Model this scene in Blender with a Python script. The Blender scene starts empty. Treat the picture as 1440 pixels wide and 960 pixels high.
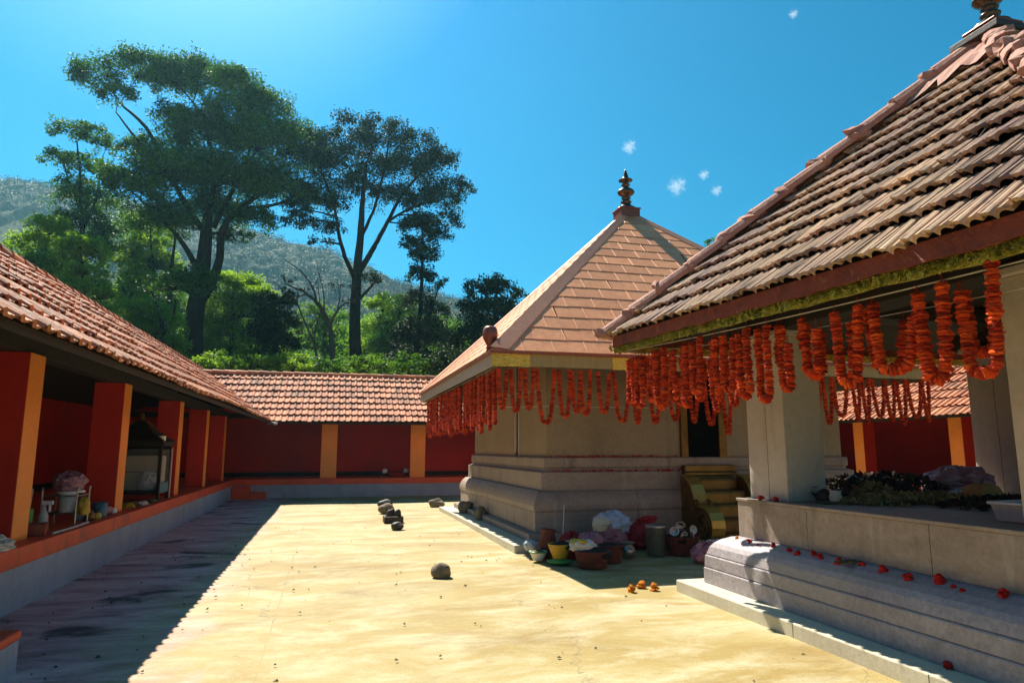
import bpy, math, random
import numpy as np
from mathutils import Vector

scene = bpy.context.scene
COL = scene.collection
R = math.radians

# ------------------------------------------------------------------ camera
cam_d = bpy.data.cameras.new('camera')
cam_d.sensor_width = 36.0
cam_d.lens = 24.0
cam_d.clip_start = 0.05
cam_d.clip_end = 6000.0
cam = bpy.data.objects.new('camera', cam_d)
COL.objects.link(cam)
cam.location = (0, 0, 1.6)
PITCH, YAW = R(9.0), R(14.87)
cam.rotation_euler = (R(90) + PITCH, 0, -YAW)
scene.camera = cam

# ------------------------------------------------------------------ sky, sun, exposure
SUN = Vector((-0.165, 0.612, 0.774)).normalized()
SUN_EL = math.asin(SUN.z)
SUN_AZ = math.atan2(SUN.x, SUN.y)
world = bpy.data.worlds.new('World')
scene.world = world
world.use_nodes = True
wn, wl = world.node_tree.nodes, world.node_tree.links
bg = wn['Background']
sky = wn.new('ShaderNodeTexSky')
sky.sky_type = 'NISHITA'
sky.sun_disc = False
sky.sun_elevation = SUN_EL
sky.sun_rotation = SUN_AZ
sky.altitude = 200
sky.air_density = 1.0
sky.dust_density = 1.25
sky.ozone_density = 2.2
hsv = wn.new('ShaderNodeHueSaturation')
hsv.inputs['Hue'].default_value = 0.474
hsv.inputs['Saturation'].default_value = 2.6
hsv.inputs['Value'].default_value = 1.0
wl.new(sky.outputs[0], hsv.inputs['Color'])
tint = wn.new('ShaderNodeMix')
tint.data_type = 'RGBA'; tint.blend_type = 'MULTIPLY'; tint.inputs[0].default_value = 1.0
tint.inputs[7].default_value = (0.52, 1.04, 1.10, 1)
wl.new(hsv.outputs[0], tint.inputs[6])
wl.new(tint.outputs[2], bg.inputs[0])
bg.inputs[1].default_value = 0.05
sl = bpy.data.lights.new('sun', 'SUN')
sl.energy = 5.0
sl.angle = R(0.5)
sl.color = (1.0, 0.93, 0.80)
so = bpy.data.objects.new('sun', sl)
COL.objects.link(so)
so.rotation_euler = SUN.to_track_quat('Z', 'Y').to_euler()
vs = scene.view_settings
vs.view_transform = 'Standard'
vs.look = 'None'
vs.gamma = 1.0
vs.use_curve_mapping = False
vs.exposure = 1.15

# ------------------------------------------------------------------ helpers: pixel of the 1440x960 photo -> point at depth Y
_f = np.array([math.sin(YAW) * math.cos(PITCH), math.cos(YAW) * math.cos(PITCH), math.sin(PITCH)])
_r = np.array([math.cos(YAW), -math.sin(YAW), 0.0])
_u = np.cross(_r, _f)
def at(px, py, Y):
    d = _r * (px - 720) / 960 - _u * (py - 480) / 960 + _f
    return d * (Y / d[1]) + np.array([0, 0, 1.6])

# ------------------------------------------------------------------ helpers: objects
def tag(o, label=None, cat=None, group=None, kind=None):
    if label: o['label'] = label
    if cat: o['category'] = cat
    if group: o['group'] = group
    if kind: o['kind'] = kind
    return o

def thing(name, label, cat, loc=(0, 0, 0), group=None, rz=0.0):
    o = bpy.data.objects.new(name, None)
    o.empty_display_size = 0.2
    COL.objects.link(o)
    o.location = loc
    o.rotation_euler = (0, 0, rz)
    return tag(o, label, cat, group)

class MB:
    """collects geometry and links it as ONE mesh object"""
    def __init__(self):
        self.v, self.f, self.t = [], [], []
    def add(self, verts, faces, tone=0.5):
        n = len(self.v)
        self.v.extend([tuple(p) for p in verts])
        self.f.extend([tuple(i + n for i in q) for q in faces])
        self.t.extend([tone] * len(faces))
    def box(self, x0, x1, y0, y1, z0, z1, tone=0.5):
        self.add([(x0,y0,z0),(x1,y0,z0),(x1,y1,z0),(x0,y1,z0),(x0,y0,z1),(x1,y0,z1),(x1,y1,z1),(x0,y1,z1)],
                 [(0,3,2,1),(4,5,6,7),(0,1,5,4),(1,2,6,5),(2,3,7,6),(3,0,4,7)], tone)
    def rectloft(self, x0, x1, y0, y1, prof, tone=0.5):
        """rectangle swept up a profile of (outward offset, z): a moulding course"""
        vs_, fs = [], []
        for o, z in prof:
            vs_ += [(x0-o,y0-o,z),(x1+o,y0-o,z),(x1+o,y1+o,z),(x0-o,y1+o,z)]
        for k in range(len(prof)-1):
            for i in range(4):
                j = (i+1) % 4
                fs.append((k*4+i, k*4+j, k*4+4+j, k*4+4+i))
        fs.append((3,2,1,0)); m = (len(prof)-1)*4
        fs.append((m,m+1,m+2,m+3))
        self.add(vs_, fs, tone)
    def lathe(self, prof, n=20, c=(0,0,0), tone=0.5, lobes=0, amp=0.0):
        vs_, fs = [], []
        for r, z in prof:
            for i in range(n):
                a = 2*math.pi*i/n
                rr = r*(1+amp*math.cos(lobes*a)) if lobes else r
                vs_.append((c[0]+rr*math.cos(a), c[1]+rr*math.sin(a), c[2]+z))
        for k in range(len(prof)-1):
            for i in range(n):
                j = (i+1) % n
                fs.append((k*n+i, k*n+j, k*n+n+j, k*n+n+i))
        fs.append(tuple(range(n-1,-1,-1)))
        m = (len(prof)-1)*n
        fs.append(tuple(range(m, m+n)))
        self.add(vs_, fs, tone)
    def tube(self, pts, rad, n=8, tone=0.5):
        pts = [Vector(p) for p in pts]
        if not hasattr(rad, '__len__'): rad = [rad]*len(pts)
        vs_, fs = [], []
        up = Vector((0.13, 0.21, 1)).normalized()
        for k, p in enumerate(pts):
            d = (pts[min(k+1,len(pts)-1)] - pts[max(k-1,0)])
            if d.length < 1e-9: d = Vector((0,0,1))
            d.normalize()
            a = d.cross(up)
            if a.length < 1e-3: a = d.cross(Vector((1,0,0)))
            a.normalize(); b = d.cross(a)
            for i in range(n):
                t = 2*math.pi*i/n
                vs_.append(p + (a*math.cos(t)+b*math.sin(t))*rad[k])
        for k in range(len(pts)-1):
            for i in range(n):
                j = (i+1) % n
                fs.append((k*n+i, k*n+n+i, k*n+n+j, k*n+j))
        fs.append(tuple(range(n)))
        m = (len(pts)-1)*n
        fs.append(tuple(range(m+n-1, m-1, -1)))
        self.add(vs_, fs, tone)
    def blob(self, c, rad, seed=0, amp=0.15, n=20, m=12, flat=None, freq=2.0, tone=0.5):
        """lumpy closed lump; flat = z (relative to centre) below which it is cut flat"""
        rg = np.random.RandomState(seed)
        K = rg.normal(size=(9,3))*freq; ph = rg.rand(9)*6.28
        vs_, fs = [], []
        for k in range(m+1):
            th = math.pi*k/m
            for i in range(n):
                a = 2*math.pi*i/n
                d = np.array([math.sin(th)*math.cos(a), math.sin(th)*math.sin(a), math.cos(th)])
                s = 1 + amp*float(np.sum(np.sin(K@d+ph)))/3
                p = d*s*np.array(rad)
                if flat is not None and p[2] < flat: p[2] = flat
                vs_.append((c[0]+p[0], c[1]+p[1], c[2]+p[2]))
        for k in range(m):
            for i in range(n):
                j = (i+1) % n
                fs.append((k*n+i, k*n+n+i, k*n+n+j, k*n+j))
        self.add(vs_, fs, tone)
    def bag(self, c, rad, seed=0, n=40, m=26, amp=0.22, tone=0.5):
        """crumpled plastic or cloth bag: sharp folded facets, slumped base, gathered top"""
        rg = np.random.RandomState(seed)
        n, m = max(12, int(n*0.62)), max(8, int(m*0.62))
        K = rg.normal(size=(5,3))*2.6; ph = rg.rand(5)*6.28
        pk = rg.randint(5, 8)
        vs_, fs = [], []
        for k in range(m+1):
            th = math.pi*k/m
            for i in range(n):
                a = 2*math.pi*(i+0.5*(k % 2))/n
                d = np.array([math.sin(th)*math.cos(a), math.sin(th)*math.sin(a), math.cos(th)])
                w = np.abs(np.sin(K@d+ph))
                top = max(0.0, d[2])
                pleat = 1+0.16*top*math.cos(pk*a+ph[0])
                s = (1+amp*1.5*(float(np.mean(w))-0.6)+rg.normal(0, amp*0.20))*pleat*(1-0.22*top**1.5)
                p = d*s*np.array(rad)
                p[2] = max(p[2], -0.78*rad[2])
                if d[2] < -0.4: p[:2] *= 1.08
                vs_.append((c[0]+p[0], c[1]+p[1], c[2]+p[2]))
        for k in range(m):
            for i in range(n):
                j = (i+1) % n
                q = (k*n+i, k*n+n+i, k*n+n+j, k*n+j)
                fs += [(q[0],q[1],q[2]),(q[0],q[2],q[3])] if (i+k) % 2 else [(q[0],q[1],q[3]),(q[1],q[2],q[3])]
        self.add(vs_, fs, tone)
    def build(self, name, mat, parent=None, off=None, bevel=0.0, smooth=False, tone=False):
        off = Vector(off) if off is not None else Vector((0,0,0))
        me = bpy.data.meshes.new(name)
        me.from_pydata([tuple(Vector(p)-off) for p in self.v], [], self.f)
        me.update()
        me.materials.append(mat)
        if smooth: me.polygons.foreach_set('use_smooth', [True]*len(me.polygons))
        if tone:
            at_ = me.attributes.new('tone', 'FLOAT', 'FACE')
            at_.data.foreach_set('value', self.t)
        o = bpy.data.objects.new(name, me)
        COL.objects.link(o)
        if parent is not None: o.parent = parent
        if bevel:
            b = o.modifiers.new('bevel', 'BEVEL')
            b.width = bevel; b.segments = 2; b.limit_method = 'ANGLE'; b.angle_limit = R(35)
        return o

def np_mesh(name, verts, quads, mat, tones=None, parent=None, smooth=False):
    me = bpy.data.meshes.new(name)
    nv, nf = len(verts), len(quads)
    k = quads.shape[1]
    me.vertices.add(nv); me.vertices.foreach_set('co', np.asarray(verts, np.float32).ravel())
    me.loops.add(nf*k); me.loops.foreach_set('vertex_index', np.asarray(quads, np.int32).ravel())
    me.polygons.add(nf); me.polygons.foreach_set('loop_start', np.arange(0, nf*k, k, dtype=np.int32))
    if smooth: me.polygons.foreach_set('use_smooth', np.ones(nf, bool))
    me.update(calc_edges=True)
    if tones is not None:
        a = me.attributes.new('tone', 'FLOAT', 'FACE')
        a.data.foreach_set('value', np.asarray(tones, np.float32))
    me.materials.append(mat)
    o = bpy.data.objects.new(name, me)
    COL.objects.link(o)
    if parent is not None: o.parent = parent
    return o

def clone(o, parent=None):
    c = o.copy(); COL.objects.link(c)
    if parent is not None: c.parent = parent
    return c

# ------------------------------------------------------------------ helpers: materials
def _ramp(nt, stops):
    r = nt.nodes.new('ShaderNodeValToRGB')
    el = r.color_ramp.elements
    while len(el) > 1: el.remove(el[-1])
    el[0].position = stops[0][0]; el[0].color = (*stops[0][1], 1)
    for p, c in stops[1:]:
        e = el.new(p); e.color = (*c, 1)
    return r

def _noise(nt, vec, scale, detail=5, rough=0.6, stretch=None, distort=0.0):
    n = nt.nodes.new('ShaderNodeTexNoise')
    n.inputs['Scale'].default_value = scale
    n.inputs['Detail'].default_value = detail
    n.inputs['Roughness'].default_value = rough
    n.inputs['Distortion'].default_value = distort
    if stretch:
        m = nt.nodes.new('ShaderNodeMapping')
        m.inputs['Scale'].default_value = stretch
        nt.links.new(vec, m.inputs[0]); nt.links.new(m.outputs[0], n.inputs['Vector'])
    else:
        nt.links.new(vec, n.inputs['Vector'])
    return n

def _mix(nt, a, b, fac, mode='MIX'):
    m = nt.nodes.new('ShaderNodeMix')
    m.data_type = 'RGBA'; m.blend_type = mode; m.clamp_factor = True
    for s, i in ((a, 6), (b, 7)):
        if hasattr(s, 'links'): nt.links.new(s, m.inputs[i])
        else: m.inputs[i].default_value = (*s, 1)
    if hasattr(fac, 'links'): nt.links.new(fac, m.inputs[0])
    else: m.inputs[0].default_value = fac
    return m.outputs[2]

def _mrange(nt, v, a, b, c=0.0, d=1.0):
    m = nt.nodes.new('ShaderNodeMapRange')
    nt.links.new(v, m.inputs[0])
    for i, x in enumerate((a, b, c, d)): m.inputs[i+1].default_value = x
    return m.outputs[0]

def mat(name, cols, scale=3.0, rough=0.75, bump=0.0, bscale=40.0, metal=0.0, stretch=None, spec=0.4,
        stain=None, tone=0.0, trans=0.0, alpha=1.0, fine=0.12, rvar=0.12, bdist=0.01):
    m = bpy.data.materials.new(name)
    m.use_nodes = True
    nt = m.node_tree
    b = nt.nodes['Principled BSDF']
    tc = nt.nodes.new('ShaderNodeTexCoord')
    vec = tc.outputs['Object']
    n = _noise(nt, vec, scale, 6, 0.62, stretch, 0.4)
    k = len(cols)
    rp = _ramp(nt, [(0.32 + 0.36*i/max(k-1,1), c) for i, c in enumerate(cols)])
    nt.links.new(n.outputs[0], rp.inputs[0])
    col = rp.outputs[0]
    n2 = _noise(nt, vec, scale*14, 4, 0.7)
    f = _mrange(nt, n2.outputs[0], 0.3, 0.7, 1-fine, 1+fine)
    cmb = nt.nodes.new('ShaderNodeCombineColor')
    for i in range(3): nt.links.new(f, cmb.inputs[i])
    col = _mix(nt, col, cmb.outputs[0], 1.0, 'MULTIPLY')
    for q_ in ([] if not stain else stain if isinstance(stain, list) else [stain]):
        sc, ssc, lo, hi, amt = q_[:5]
        sn = _noise(nt, vec, ssc, 6, 0.65, q_[5] if len(q_) > 5 else None, 0.6)
        col = _mix(nt, col, sc, _mrange(nt, sn.outputs[0], lo, hi, 0, amt))
    if tone:
        a = nt.nodes.new('ShaderNodeAttribute'); a.attribute_name = 'tone'
        t = _mrange(nt, a.outputs['Fac'], 0, 1, 1-tone, 1+tone)
        cm2 = nt.nodes.new('ShaderNodeCombineColor')
        for i in range(3): nt.links.new(t, cm2.inputs[i])
        col = _mix(nt, col, cm2.outputs[0], 1.0, 'MULTIPLY')
    nt.links.new(col, b.inputs['Base Color'])
    nt.links.new(_mrange(nt, n2.outputs[0], 0.3, 0.7, rough-rvar, min(1, rough+rvar)), b.inputs['Roughness'])
    b.inputs['Metallic'].default_value = metal
    b.inputs['Specular IOR Level'].default_value = spec
    if trans: b.inputs['Transmission Weight'].default_value = trans
    if alpha < 1: b.inputs['Alpha'].default_value = alpha
    if bump:
        bn = _noise(nt, vec, bscale, 6, 0.65)
        bp = nt.nodes.new('ShaderNodeBump')
        bp.inputs['Strength'].default_value = bump
        bp.inputs['Distance'].default_value = bdist
        nt.links.new(bn.outputs[0], bp.inputs['Height'])
        nt.links.new(bp.outputs[0], b.inputs['Normal'])
    return m

def leaf_mat(name, c0, c1, c2, tr=0.35, trc=(0.16, 0.26, 0.02)):
    m = bpy.data.materials.new(name)
    m.use_nodes = True
    nt = m.node_tree
    b = nt.nodes['Principled BSDF']; out = nt.nodes['Material Output']
    a = nt.nodes.new('ShaderNodeAttribute'); a.attribute_name = 'tone'
    rp = _ramp(nt, [(0.0, c0), (0.5, c1), (1.0, c2)])
    nt.links.new(a.outputs['Fac'], rp.inputs[0])
    nt.links.new(rp.outputs[0], b.inputs['Base Color'])
    b.inputs['Roughness'].default_value = 0.6
    b.inputs['Specular IOR Level'].default_value = 0.12
    t = nt.nodes.new('ShaderNodeBsdfTranslucent')
    nt.links.new(_mix(nt, rp.outputs[0], trc, 0.6), t.inputs['Color'])
    mx = nt.nodes.new('ShaderNodeMixShader'); mx.inputs[0].default_value = tr
    nt.links.new(b.outputs[0], mx.inputs[1]); nt.links.new(t.outputs[0], mx.inputs[2])
    nt.links.new(mx.outputs[0], out.inputs[0])
    return m

M = {}
M['red_wall'] = mat('red_wall_paint', [(0.44,0.010,0.006),(0.52,0.016,0.008)], 1.2, 0.7, 0.15, 60, stain=((0.16,0.008,0.006),0.8,0.5,0.75,0.5))
M['dark_red_face'] = mat('maroon_pillar_paint', [(0.58,0.018,0.006),(0.66,0.026,0.008)], 1.2, 0.6, 0.2, 40, stain=[((0.34,0.012,0.006),0.9,0.5,0.75,0.6),((0.60,0.16,0.09),3.5,0.66,0.72,0.5)])
M['orange'] = mat('orange_pillar_paint', [(0.93,0.27,0.04),(0.96,0.31,0.05)], 1.5, 0.55, 0.12, 70, stain=[((0.6,0.14,0.04),2.0,0.55,0.8,0.5,(1,1,0.3)),((0.45,0.20,0.10),4.0,0.66,0.72,0.5)])
M['red_band'] = mat('red_oxide_plinth_paint', [(0.74,0.075,0.018),(0.82,0.105,0.026)], 2.0, 0.5, 0.2, 50, stain=[((0.2,0.05,0.04),1.6,0.52,0.75,0.75),((0.45,0.28,0.2),4.0,0.62,0.70,0.5)])
M['grey_plinth'] = mat('grey_blue_plaster', [(0.30,0.32,0.37),(0.40,0.42,0.47)], 1.4, 0.8, 0.35, 40, stain=((0.14,0.15,0.17),2.2,0.52,0.78,0.6,(1,1,0.25)))
M['clay'] = mat('clay_roof_tile', [(0.42,0.14,0.062),(0.56,0.22,0.10)], 1.1, 0.78, 0.4, 30, tone=0.48, stain=[((0.10,0.05,0.035),1.3,0.52,0.75,0.7),((0.05,0.04,0.03),6.0,0.58,0.70,0.6)])
M['clay_dark'] = mat('weathered_roof_tile', [(0.32,0.19,0.115),(0.52,0.36,0.225)], 1.6, 0.85, 0.6, 35, tone=0.42, stain=[((0.20,0.12,0.115),1.0,0.45,0.65,0.7),((0.05,0.035,0.03),3.2,0.53,0.70,0.75)])
M['mortar'] = mat('pinkish_hip_mortar', [(0.36,0.16,0.115),(0.48,0.26,0.19)], 2.5, 0.85, 0.7, 22, stain=((0.14,0.07,0.06),3.0,0.5,0.75,0.7), bdist=0.03)
M['copper'] = mat('copper_roof_sheet', [(0.74,0.29,0.115),(0.84,0.35,0.15)], 0.8, 0.5, 0.12, 12, metal=0.06, tone=0.17, spec=0.35, stain=((0.42,0.16,0.08),1.2,0.52,0.75,0.5))
M['copper_edge'] = mat('copper_hip_sheet', [(0.60,0.245,0.13),(0.68,0.29,0.16)], 1.2, 0.45, 0.15, 12, metal=0.08)
M['copper_dark'] = mat('dark_copper', [(0.22,0.06,0.035),(0.30,0.09,0.05)], 2.0, 0.4, 0.1, 20, metal=0.4)
M['bronze'] = mat('tarnished_bronze', [(0.07,0.05,0.038),(0.15,0.10,0.065)], 5.0, 0.3, 0.1, 40, metal=0.9)
M['granite'] = mat('pale_grey_granite', [(0.30,0.225,0.18),(0.37,0.285,0.23)], 1.5, 0.55, 0.2, 90, fine=0.2, stain=[((0.17,0.125,0.09),1.1,0.5,0.8,0.6,(1,1,2.5)),((0.07,0.055,0.045),2.0,0.57,0.72,0.6,(1.6,1.6,0.35)),((0.46,0.42,0.36),2.6,0.60,0.70,0.5,(2.2,2.2,0.3))])
M['granite_wall'] = mat('cut_granite_wall_slab', [(0.30,0.225,0.135),(0.36,0.275,0.17)], 0.9, 0.5, 0.12, 90, fine=0.14, stain=[((0.27,0.21,0.14),0.7,0.5,0.8,0.6,(0.4,0.4,2.5)),((0.16,0.125,0.085),1.1,0.55,0.75,0.5,(1.5,1.5,0.3))])
M['granite_blue'] = mat('dressed_blue_grey_granite', [(0.27,0.235,0.25),(0.37,0.325,0.335)], 1.8, 0.5, 0.35, 60, fine=0.25, stain=[((0.36,0.30,0.22),1.4,0.52,0.75,0.7,(2.5,0.5,1)),((0.09,0.08,0.075),1.8,0.56,0.74,0.6,(1,1,1))])
M['granite_pillar'] = mat('smooth_grey_pillar_stone', [(0.44,0.37,0.32),(0.51,0.44,0.38)], 1.1, 0.5, 0.1, 60, fine=0.10, stain=((0.22,0.18,0.14),1.5,0.55,0.75,0.5,(1.8,1.8,0.3)))
M['slab'] = mat('pale_paving_slab', [(0.50,0.45,0.33),(0.58,0.53,0.40)], 1.6, 0.65, 0.2, 60, stain=((0.36,0.30,0.2),2.5,0.55,0.8,0.5))
M['gold_foil'] = mat('crinkled_gold_foil', [(0.62,0.40,0.06),(0.80,0.55,0.10)], 6.0, 0.28, 1.0, 26, metal=0.85, bdist=0.02)
M['gold_cloth'] = mat('dull_gold_cloth', [(0.30,0.22,0.08),(0.40,0.30,0.12)], 4.0, 0.6, 0.5, 30, metal=0.2, stretch=(6,6,1))
M['green_foil'] = mat('green_gold_tinsel', [(0.32,0.30,0.03),(0.60,0.54,0.10)], 9.0, 0.2, 1.0, 24, metal=0.9, bdist=0.08)
M['beige_cloth'] = mat('beige_cloth_valance', [(0.40,0.33,0.24),(0.50,0.42,0.30)], 3.0, 0.8, 0.3, 40, stretch=(6,6,1))
M['brass'] = mat('dull_brass_sheet', [(0.13,0.062,0.013),(0.25,0.135,0.028)], 3.0, 0.42, 0.3, 25, metal=0.7)
M['gold_edge'] = mat('worn_gold_edge', [(0.42,0.25,0.045),(0.56,0.36,0.07)], 3.0, 0.35, 0.3, 25, metal=0.6)
M['black_void'] = mat('painted_door_dark', [(0.004,0.0035,0.003),(0.007,0.006,0.005)], 2.0, 0.9, spec=0.0)
M['dark_wood'] = mat('sooty_dark_wood', [(0.016,0.011,0.008),(0.032,0.021,0.015)], 3.0, 0.75, 0.3, 30, stretch=(1,1,6))
M['rust_board'] = mat('red_brown_fascia_board', [(0.17,0.032,0.015),(0.28,0.06,0.028)], 5.0, 0.8, 0.9, 18, bdist=0.04, stain=[((0.05,0.018,0.012),2.5,0.52,0.68,0.7),((0.42,0.16,0.07),7.0,0.60,0.70,0.6)])
M['wire'] = mat('pale_cord', [(0.55,0.52,0.46),(0.65,0.62,0.56)], 5.0, 0.6)
M['marigold'] = mat('orange_red_marigold_petals', [(0.50,0.030,0.006),(0.64,0.072,0.009)], 14.0, 0.75, 0.8, 90, tone=0.35, spec=0.15)
def _two_tone(m, c_lo, c_hi):
    nt = m.node_tree; b = nt.nodes['Principled BSDF']
    old = b.inputs['Base Color'].links[0].from_socket
    a = nt.nodes.new('ShaderNodeAttribute'); a.attribute_name = 'tone'
    rp = _ramp(nt, [(0.05, c_lo), (0.55, (0.5, 0.5, 0.5)), (0.95, c_hi)])
    nt.links.new(a.outputs['Fac'], rp.inputs[0])
    mx = _mix(nt, old, rp.outputs[0], 1.0, 'OVERLAY')
    nt.links.new(mx, b.inputs['Base Color'])
_two_tone(M['marigold'], (0.30, 0.22, 0.3), (0.66, 0.80, 0.55))
M['marigold_orange'] = mat('orange_marigold_petals', [(0.85,0.24,0.01),(0.9,0.34,0.02)], 14.0, 0.75, 0.8, 90, tone=0.3, spec=0.15)
M['red_petal'] = mat('crimson_flower_petals', [(0.38,0.010,0.010),(0.50,0.02,0.012)], 14.0, 0.7, 0.6, 90, spec=0.15)
M['stone'] = mat('brown_field_stone', [(0.13,0.095,0.06),(0.26,0.20,0.13)], 9.0, 0.85, 0.8, 25, bdist=0.02)
M['dark_stone'] = mat('black_oiled_stone', [(0.035,0.025,0.02),(0.07,0.05,0.04)], 6.0, 0.6, 0.5, 25)
M['bark'] = mat('brown_bark', [(0.016,0.012,0.009),(0.040,0.030,0.021)], 2.0, 0.9, 0.9, 12, stretch=(3,3,0.6), bdist=0.05, spec=0.05)
M['bark_pale'] = mat('pale_mossy_bark', [(0.05,0.038,0.022),(0.11,0.085,0.05)], 2.0, 0.9, 0.7, 14, stretch=(3,3,0.6), bdist=0.04)
M['leaf_deep'] = leaf_mat('deep_green_leaves', (0.008,0.032,0.003), (0.034,0.105,0.006), (0.13,0.29,0.015), 0.27, (0.13,0.34,0.008))
M['leaf_dark'] = leaf_mat('blackish_green_leaves', (0.004,0.014,0.004), (0.012,0.034,0.006), (0.045,0.090,0.014), 0.15, (0.07,0.13,0.02))
M['leaf_mid'] = leaf_mat('mid_green_leaves', (0.03,0.08,0.008), (0.075,0.16,0.014), (0.14,0.26,0.025), 0.42, (0.2,0.42,0.015))
M['leaf_bright'] = leaf_mat('yellow_green_leaves', (0.06,0.14,0.010), (0.15,0.27,0.018), (0.26,0.40,0.035), 0.50, (0.36,0.58,0.02))
M['leaf_hill'] = leaf_mat('hillside_leaves', (0.010,0.024,0.009), (0.014,0.030,0.010), (0.019,0.037,0.012), 0.0, (0.06,0.10,0.02))
M['leaf_dry'] = leaf_mat('rusty_leaves', (0.10,0.045,0.015), (0.16,0.07,0.02), (0.2,0.11,0.03), 0.3, (0.3,0.14,0.03))
M['white_plastic'] = mat('white_plastic', [(0.72,0.70,0.70),(0.80,0.79,0.80)], 6.0, 0.35, 0.3, 25, fine=0.04)
M['blue_white_plastic'] = mat('bluish_white_plastic_bag', [(0.36,0.42,0.52),(0.55,0.60,0.68)], 5.0, 0.3, 0.6, 18, bdist=0.02)
M['pink_plastic'] = mat('pinkish_plastic_bag', [(0.26,0.085,0.115),(0.42,0.21,0.24)], 5.0, 0.35, 0.6, 18, bdist=0.02)
M['red_plastic'] = mat('red_cloth_bundle', [(0.30,0.008,0.012),(0.40,0.016,0.018)], 5.0, 0.55, 0.5, 18)
M['yellow_plastic'] = mat('yellow_plastic', [(0.46,0.27,0.02),(0.56,0.36,0.03)], 5.0, 0.4)
M['green_plastic'] = mat('green_plastic', [(0.06,0.28,0.06),(0.09,0.36,0.08)], 5.0, 0.4)
M['blue_plastic'] = mat('slate_blue_plastic', [(0.07,0.13,0.18),(0.10,0.18,0.23)], 5.0, 0.4)
M['teal'] = mat('teal_painted_wood', [(0.06,0.17,0.20),(0.09,0.23,0.26)], 4.0, 0.5)
M['wicker'] = mat('dark_red_wicker', [(0.09,0.02,0.012),(0.17,0.035,0.02)], 18.0, 0.7, 0.8, 60)
M['wicker_tan'] = mat('tan_wicker', [(0.36,0.20,0.07),(0.48,0.28,0.10)], 18.0, 0.7, 0.8, 60)
M['steel'] = mat('dull_steel', [(0.26,0.235,0.21),(0.40,0.37,0.34)], 4.0, 0.35, metal=0.9)
M['cloth_white'] = mat('crumpled_cream_cloth', [(0.62,0.55,0.46),(0.74,0.68,0.60)], 6.0, 0.85, 0.4, 40)
M['brick'] = mat('dusty_red_brick', [(0.26,0.05,0.03),(0.36,0.09,0.05)], 8.0, 0.85, 0.6, 40)
M['coconut_shell'] = mat('brown_coconut_husk', [(0.10,0.055,0.03),(0.20,0.12,0.06)], 20.0, 0.9, 1.0, 60)
M['coconut_flesh'] = mat('white_coconut_flesh', [(0.74,0.70,0.62),(0.80,0.77,0.70)], 6.0, 0.5)
M['straw'] = mat('dry_straw_and_petals', [(0.18,0.13,0.05),(0.34,0.27,0.11)], 9.0, 0.85, 0.7, 50, tone=0.5)
M['ash'] = mat('dark_withered_flowers', [(0.022,0.016,0.012),(0.06,0.04,0.025)], 9.0, 0.9, 0.8, 50, tone=0.5)
M['carton'] = mat('cream_carton', [(0.62,0.52,0.36),(0.70,0.60,0.44)], 3.0, 0.7)
M['pink_paint'] = mat('pale_pink_paint', [(0.62,0.36,0.34),(0.70,0.44,0.42)], 3.0, 0.6)
M['clear_tub'] = mat('cloudy_clear_plastic', [(0.60,0.58,0.58),(0.70,0.68,0.68)], 3.0, 0.25, alpha=0.75)
M['glass'] = mat('dusty_cabinet_glass', [(0.30,0.32,0.32),(0.36,0.38,0.38)], 3.0, 0.12, alpha=0.16)
M['metal_gutter'] = mat('whitewashed_gutter', [(0.5,0.44,0.38),(0.6,0.54,0.48)], 3.0, 0.6)

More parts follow.
